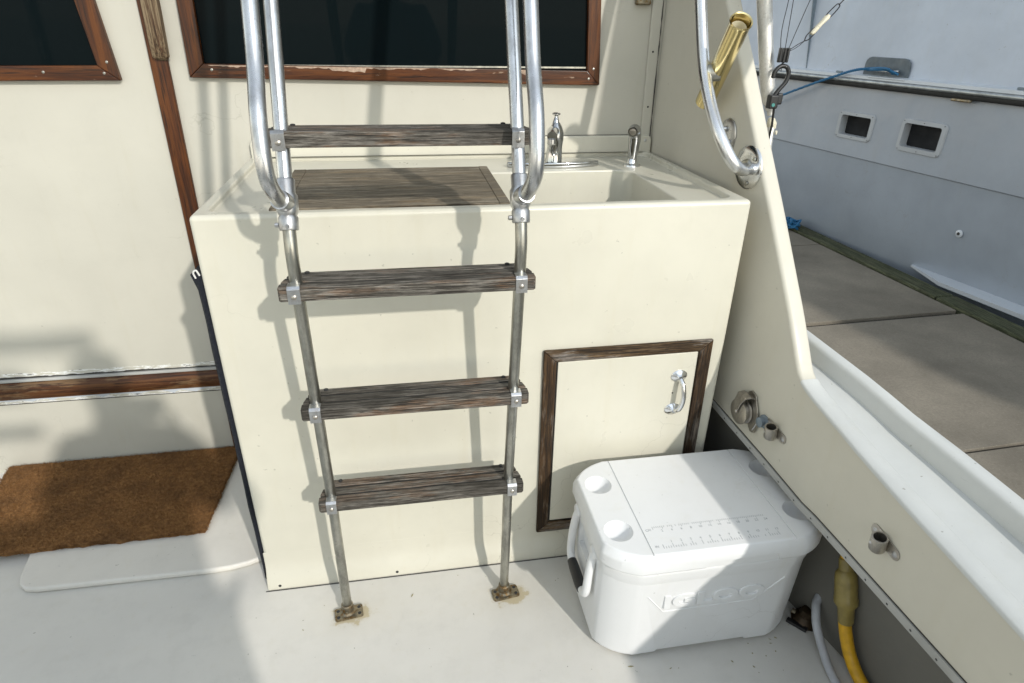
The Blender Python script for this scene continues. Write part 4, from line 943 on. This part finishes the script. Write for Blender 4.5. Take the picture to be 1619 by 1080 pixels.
b_ = B(); lathe(b_, [(0.009, 0), (0.009, 0.001), (0, 0.001)], (hullx(0.325)-0.0125, 0.094, 0.325), (-1, 0, 0), 14); obj('bore', b_, M['black'], th)
b_ = B(); loft(b_, [[Vector((0.09, 0.36, 0.030)), Vector((0.06, 0.36, 0.032)), Vector((0.06, 0.36, 0.020)), Vector((0.09, 0.36, 0.018))], [Vector((0.09, -0.1, 0.035)), Vector((-0.035, 0.08, 0.030)), Vector((-0.030, 0.08, 0.004)), Vector((0.09, -0.1, 0.004))], [Vector((0.09, -4.5, 0.035)), Vector((-0.060, -4.5, 0.030)), Vector((-0.055, -4.5, 0.004)), Vector((0.09, -4.5, 0.004))]])
np_('spray_rail', b_, M['nb_white'], ang=30)

# mooring rope of the neighbour and the blue line heaped at the curb
def worldnb(s, x, z):
    a = nb.rotation_euler[2]; return Vector((3.25+math.cos(a)*x-math.sin(a)*s, 3.0+math.sin(a)*x+math.cos(a)*s, z))
pth = [worldnb(0.80, -0.03, 1.160), worldnb(0.90, -0.035, 1.178), worldnb(1.0, -0.035, 1.172), worldnb(1.10, -0.045, 1.158), worldnb(1.22, -0.055, 1.120), worldnb(1.50, -0.075, 1.02), worldnb(1.90, -0.09, 0.865), worldnb(2.4, -0.11, 0.66), worldnb(3.2, -0.16, 0.26), worldnb(3.7, -0.22, 0.03)]
b_ = B(); P = smooth_path(pth, 14)
for k_ in range(3):
    tube(b_, [p+Vector((0, math.cos(i*1.1+2.094*k_)*0.0045, math.sin(i*1.1+2.094*k_)*0.0045)) for i, p in enumerate(P)], 0.0052, 7)
for k_ in range(3): tube(b_, smooth_path([worldnb(0.78+0.02*k_, -0.022, 1.150), worldnb(0.84, -0.045-0.004*k_, 1.172+0.004*k_), worldnb(0.95, -0.045, 1.168+0.005*k_), worldnb(1.03, -0.02, 1.162)], 6), 0.007, 8)
o = obj('mooring_rope', b_, M['ropeb']); tag(o, 'blue mooring rope leading down left from the grey cleat plate', 'rope')
b_ = B(); P = []
for i in range(90):
    a = i*0.42; rr = 0.05+0.035*math.sin(i*0.7)
    P.append(Vector((2.955+rr*math.cos(a), 4.33+1.3*rr*math.sin(a), 0.022+0.016*(i/30)+0.012*math.sin(i*1.9))))
tube(b_, P, 0.008, 7); o = obj('rope_coil', b_, M['ropeb']); tag(o, 'bright blue rope heap on the dock beside the green timber', 'rope')

# ---------------------------------------------------------------- rest of the cockpit (behind the lens) and added shadow casters
b_ = B(); box(b_, -2.06, 1.02, -1.75, -1.68, -1.3, 0.50); o = obj('transom', b_, M['gun'], bev=0.01); tag(o, 'cream transom closing the aft end of the cockpit', 'transom')
b_ = B(); box(b_, -2.14, -2.0, -1.75, 2.0, -1.3, 0.62); o = obj('port_coaming', b_, M['gun'], bev=0.01); tag(o, 'cream coaming along the far left side of the cockpit', 'boat side')
# unseen panel added outboard of the wing to shade the cabin wall's right
b_ = B(); prism(b_, [(0.93, 1.515), (1.05, 1.635), (1.14, 1.946), (1.24, 2.34), (2.0, 2.34), (2.0, 1.525)], 1.000, 1.006, axis=0)
o = obj('shade_panel', b_, M['gun'], bev=0.001); tag(o, 'unseen off white panel added above the starboard wing to cast shade', 'curtain')
b_ = B(); tube(b_, [(1.003, 1.2, 2.34), (1.003, 2.0, 2.34)], 0.014, 12); part('shade_panel_rod', b_, M['tube'], o)
# unseen bars added aft to port, casting the shadow bands at left
cf = empty('shadow_frame', (-1.98, -0.6, 0.6)); tag(cf, 'unseen bars added on the port coaming behind the photographer to cast shadow bands', 'shadow caster')
b_ = B(); tube(b_, smooth_path([(-2.05, -0.6, 0.6), (-2.05, -0.6, 1.2), (-2.04, -0.6, 1.85), (-1.96, -0.6, 1.99), (-1.80, -0.6, 2.01), (-1.0, -0.6, 2.015), (0.12, -0.6, 2.015)], 6), 0.034, 14); part('shadow_tube', b_, M['tube'], cf)
for z, r in ((1.89, 0.050), (1.71, 0.024)):
    b_ = B(); tube(b_, [(-2.0, -0.6, z), (-1.0, -0.6, z), (-0.12, -0.6, z-0.02)], r, 14); part('shadow_rung', b_, M['nb_white'], cf)

# ---------------------------------------------------------------- the photographer (stands behind the lens, casts the shadow on the left)
def skin(name, verts, edges, radii, m, parent, sub=2, root=0):
    me = bpy.data.meshes.new(name); me.from_pydata([Vector(v) for v in verts], edges, []); o = bpy.data.objects.new(name, me); C.objects.link(o)
    md = o.modifiers.new('skin', 'SKIN'); md.use_smooth_shade = True
    for i, r in enumerate(radii):
        sv = me.skin_vertices[0].data[i]; sv.radius = r if isinstance(r, tuple) else (r, r); sv.use_root = (i == root)
    sb = o.modifiers.new('sub', 'SUBSURF'); sb.levels = sub; sb.render_levels = sub
    bpy.context.view_layer.update(); dg = bpy.context.evaluated_depsgraph_get(); nm = bpy.data.meshes.new_from_object(o.evaluated_get(dg))
    o.modifiers.clear(); o.data = nm; bpy.data.meshes.remove(me); nm.name = name
    for p in nm.polygons: p.use_smooth = True
    nm.materials.clear(); nm.materials.append(m)
    if parent: o.parent = parent; o.location = -WL(parent)
    return o
def chain(V, E, Rr, start, pts):
    prev = start
    for p, r in pts:
        V.append(p); Rr.append(r); E.append((prev, len(V)-1)); prev = len(V)-1
    return prev
me_root = empty('person', (0.0, -0.32, 0)); tag(me_root, 'person in a pale blue shirt and khaki trousers standing and holding a camera up', 'person')
V = [(0, -0.33, 0.96)]; Rr = [(0.155, 0.11)]; E_ = []
ch = chain(V, E_, Rr, 0, [((0, -0.34, 1.10), (0.145, 0.10)), ((0, -0.34, 1.26), (0.155, 0.105)), ((0, -0.33, 1.39), (0.150, 0.095))])
nk = chain(V, E_, Rr, ch, [((-0.01, -0.315, 1.50), 0.058), ((-0.02, -0.295, 1.57), 0.055), ((-0.028, -0.275, 1.64), (0.070, 0.082)), ((-0.03, -0.270, 1.715), (0.076, 0.090)), ((-0.03, -0.280, 1.765), (0.055, 0.065))])
for s in (-1, 1):
    chain(V, E_, Rr, ch, [((s*0.155, -0.33, 1.425), 0.058), ((s*0.215, -0.30, 1.30), 0.047), ((s*0.235, -0.26, 1.17), 0.040), ((s*0.135, -0.17, 1.25), 0.036), ((s*0.082, -0.105, 1.335), 0.027), ((s*0.072, -0.090, 1.362), 0.027)])
    chain(V, E_, Rr, 0, [((s*0.095, -0.33, 0.88), 0.085), ((s*0.100, -0.32, 0.68), 0.072), ((s*0.105, -0.31, 0.49), 0.055), ((s*0.108, -0.33, 0.30), 0.054), ((s*0.110, -0.345, 0.10), 0.036), ((s*0.112, -0.335, 0.045), 0.040), ((s*0.118, -0.24, 0.030), 0.036), ((s*0.120, -0.175, 0.026), 0.026)])
# fingers grow from the palms
for s in (-1, 1):
    pass
bdy = skin('body', V, E_, Rr, M['skin'], me_root)
for s in (-1, 1):
    for k_, (dz, L_) in enumerate(((0.020, 0.9), (0.006, 1.0), (-0.009, 0.93), (-0.023, 0.75))):
        a = (s*0.072, -0.090, 1.370+dz); 
        skin('finger', [a, (s*0.068, -0.072, 1.378+dz), (s*(0.068-0.020*L_), -0.050, 1.380+dz), (s*(0.068-0.034*L_), -0.054, 1.378+dz)], [(0, 1), (1, 2), (2, 3)], [0.0100, 0.0090, 0.0085, 0.0075], M['skin'], me_root)
    skin('thumb', [(s*0.076, -0.100, 1.355), (s*0.070, -0.112, 1.372), (s*0.052, -0.116, 1.388)], [(0, 1), (1, 2)], [0.0115, 0.0105, 0.0085], M['skin'], me_root)
    b_ = B(); lathe(b_, [(0.010, -0.004), (0.016, 0.0), (0.014, 0.004)], (-0.03+s*0.077, -0.272, 1.685), (s, 0, 0), 14, 0.7, 1.5); part('ear', b_, M['skin'], me_root)
    b_ = B(); lathe(b_, [(0.0, -0.004), (0.008, 0.0), (0.006, 0.004), (0, 0.005)], (-0.03+s*0.030, -0.190, 1.698), (0, 1, 0), 12); part('eye', b_, M['black'], me_root)
b_ = B(); tube(b_, [(-0.03, -0.186, 1.700), (-0.03, -0.172, 1.675), (-0.03, -0.182, 1.662)], [0.008, 0.013, 0.010], 10); part('nose', b_, M['skin'], me_root)
b_ = B(); tube(b_, [(-0.052, -0.196, 1.640), (-0.03, -0.188, 1.638), (-0.008, -0.196, 1.640)], [0.003, 0.006, 0.003], 8); part('mouth', b_, simple('lips', (0.35, 0.12, 0.10), 0.5), me_root)
skin('hair', [(-0.03, -0.300, 1.690), (-0.03, -0.295, 1.745), (-0.03, -0.270, 1.775)], [(0, 1), (1, 2)], [(0.084, 0.086), (0.084, 0.092), (0.060, 0.070)], M['hair'], me_root)
V = [(0, -0.33, 0.93)]; Rr = [(0.170, 0.125)]; E_ = []
ch = chain(V, E_, Rr, 0, [((0, -0.34, 1.10), (0.158, 0.113)), ((0, -0.34, 1.26), (0.168, 0.118)), ((0, -0.33, 1.39), (0.162, 0.107))])
chain(V, E_, Rr, ch, [((-0.005, -0.32, 1.475), 0.075)])
for s in (-1, 1): chain(V, E_, Rr, ch, [((s*0.165, -0.33, 1.425), 0.082), ((s*0.218, -0.30, 1.30), 0.078), ((s*0.238, -0.26, 1.18), 0.068)])
skin('shirt', V, E_, Rr, M['shirt'], me_root)
V = [(0, -0.33, 0.98)]; Rr = [(0.160, 0.118)]; E_ = []
for s in (-1, 1): chain(V, E_, Rr, 0, [((s*0.095, -0.33, 0.86), 0.100), ((s*0.102, -0.32, 0.68), 0.086), ((s*0.107, -0.31, 0.49), 0.072), ((s*0.110, -0.335, 0.28), 0.066), ((s*0.112, -0.345, 0.08), 0.058)])
skin('trousers', V, E_, Rr, M['trous'], me_root)
for s in (-1, 1):
    skin('shoe', [(s*0.112, -0.365, 0.035), (s*0.115, -0.28, 0.036), (s*0.122, -0.165, 0.028)], [(0, 1), (1, 2)], [0.036, 0.042, 0.032], M['rubber'], me_root)
# camera in the hands: body and lens barrel behind the point of view
VDIR = Vector((0.1575, 0.8763, -0.4553)); cq = cam.matrix_world.to_3x3().to_4x4()
ca = empty('hand_camera', (0, -0.07, 1.43)); tag(ca, 'black camera held in both hands by the person', 'camera')
mc = Matrix.Translation(Vector((0, 0, 1.4))-VDIR*0.085) @ cq
b_ = B(); box(b_, -0.062, 0.062, -0.042, 0.042, -0.002, 0.040, mc); part('camera_body', b_, M['black'], ca, bev=0.006)
b_ = B(); lathe(b_, [(0.030, 0), (0.032, 0.010), (0.034, 0.060), (0.034, 0.066), (0.026, 0.066), (0.024, 0.050), (0.0, 0.050)], Vector((0, 0, 1.4))-VDIR*0.083, VDIR, 28); part('lens_barrel', b_, M['black'], ca)
# unseen chair added beside the photographer to fill out the deck shadow
hc = empty('shadow_chair', (-0.52, -0.45, 0)); tag(hc, 'unseen white chair added beside the person to cast shadow on the deck', 'chair')
b_ = B(); lathe(b_, [(0.16, 0), (0.16, 0.012), (0.05, 0.03), (0.035, 0.05), (0.035, 0.60), (0.09, 0.62)], (-0.52, -0.45, 0), (0, 0, 1), 28); part('pedestal', b_, M['tube'], hc)
b_ = B(); box(b_, -0.78, -0.26, -0.68, -0.22, 0.62, 0.72); part('seat', b_, M['nb_white'], hc, bev=0.03)
b_ = B(); box(b_, -0.85, -0.22, -0.25, -0.16, 0.70, 1.14); part('backrest', b_, M['nb_white'], hc, bev=0.03)
for x in (-0.80, -0.24):
    b_ = B(); tube(b_, smooth_path([(x, -0.22, 0.66), (x, -0.22, 0.86), (x, -0.30, 0.90), (x, -0.58, 0.90), (x, -0.62, 0.86), (x, -0.62, 0.66)], 5), 0.018, 12); part('armrest', b_, M['tube'], hc)
b_ = B()
for i in range(30):
    x = random.uniform(-0.9, 0.95); y = random.uniform(0.75, 1.28)
    if i < 14: x, y = random.uniform(0.45, 0.93), random.uniform(0.86, 0.955)
    r = random.uniform(0.0007, 0.0020); a = random.uniform(0, 3.1); k = random.choice((1, 1, 2.5, 4))
    prism(b_, [(x+r*k*math.cos(a), y+r*k*math.sin(a)), (x-r*math.sin(a), y+r*math.cos(a)), (x-r*k*math.cos(a), y-r*k*math.sin(a)), (x+r*math.sin(a), y-r*math.cos(a))], 0.0003, 0.0016)
o = obj('deck_debris', b_, M['moss']); o['kind'] = 'stuff'; tag(o, 'specks of grit and dry leaf bits scattered on the deck', 'debris')
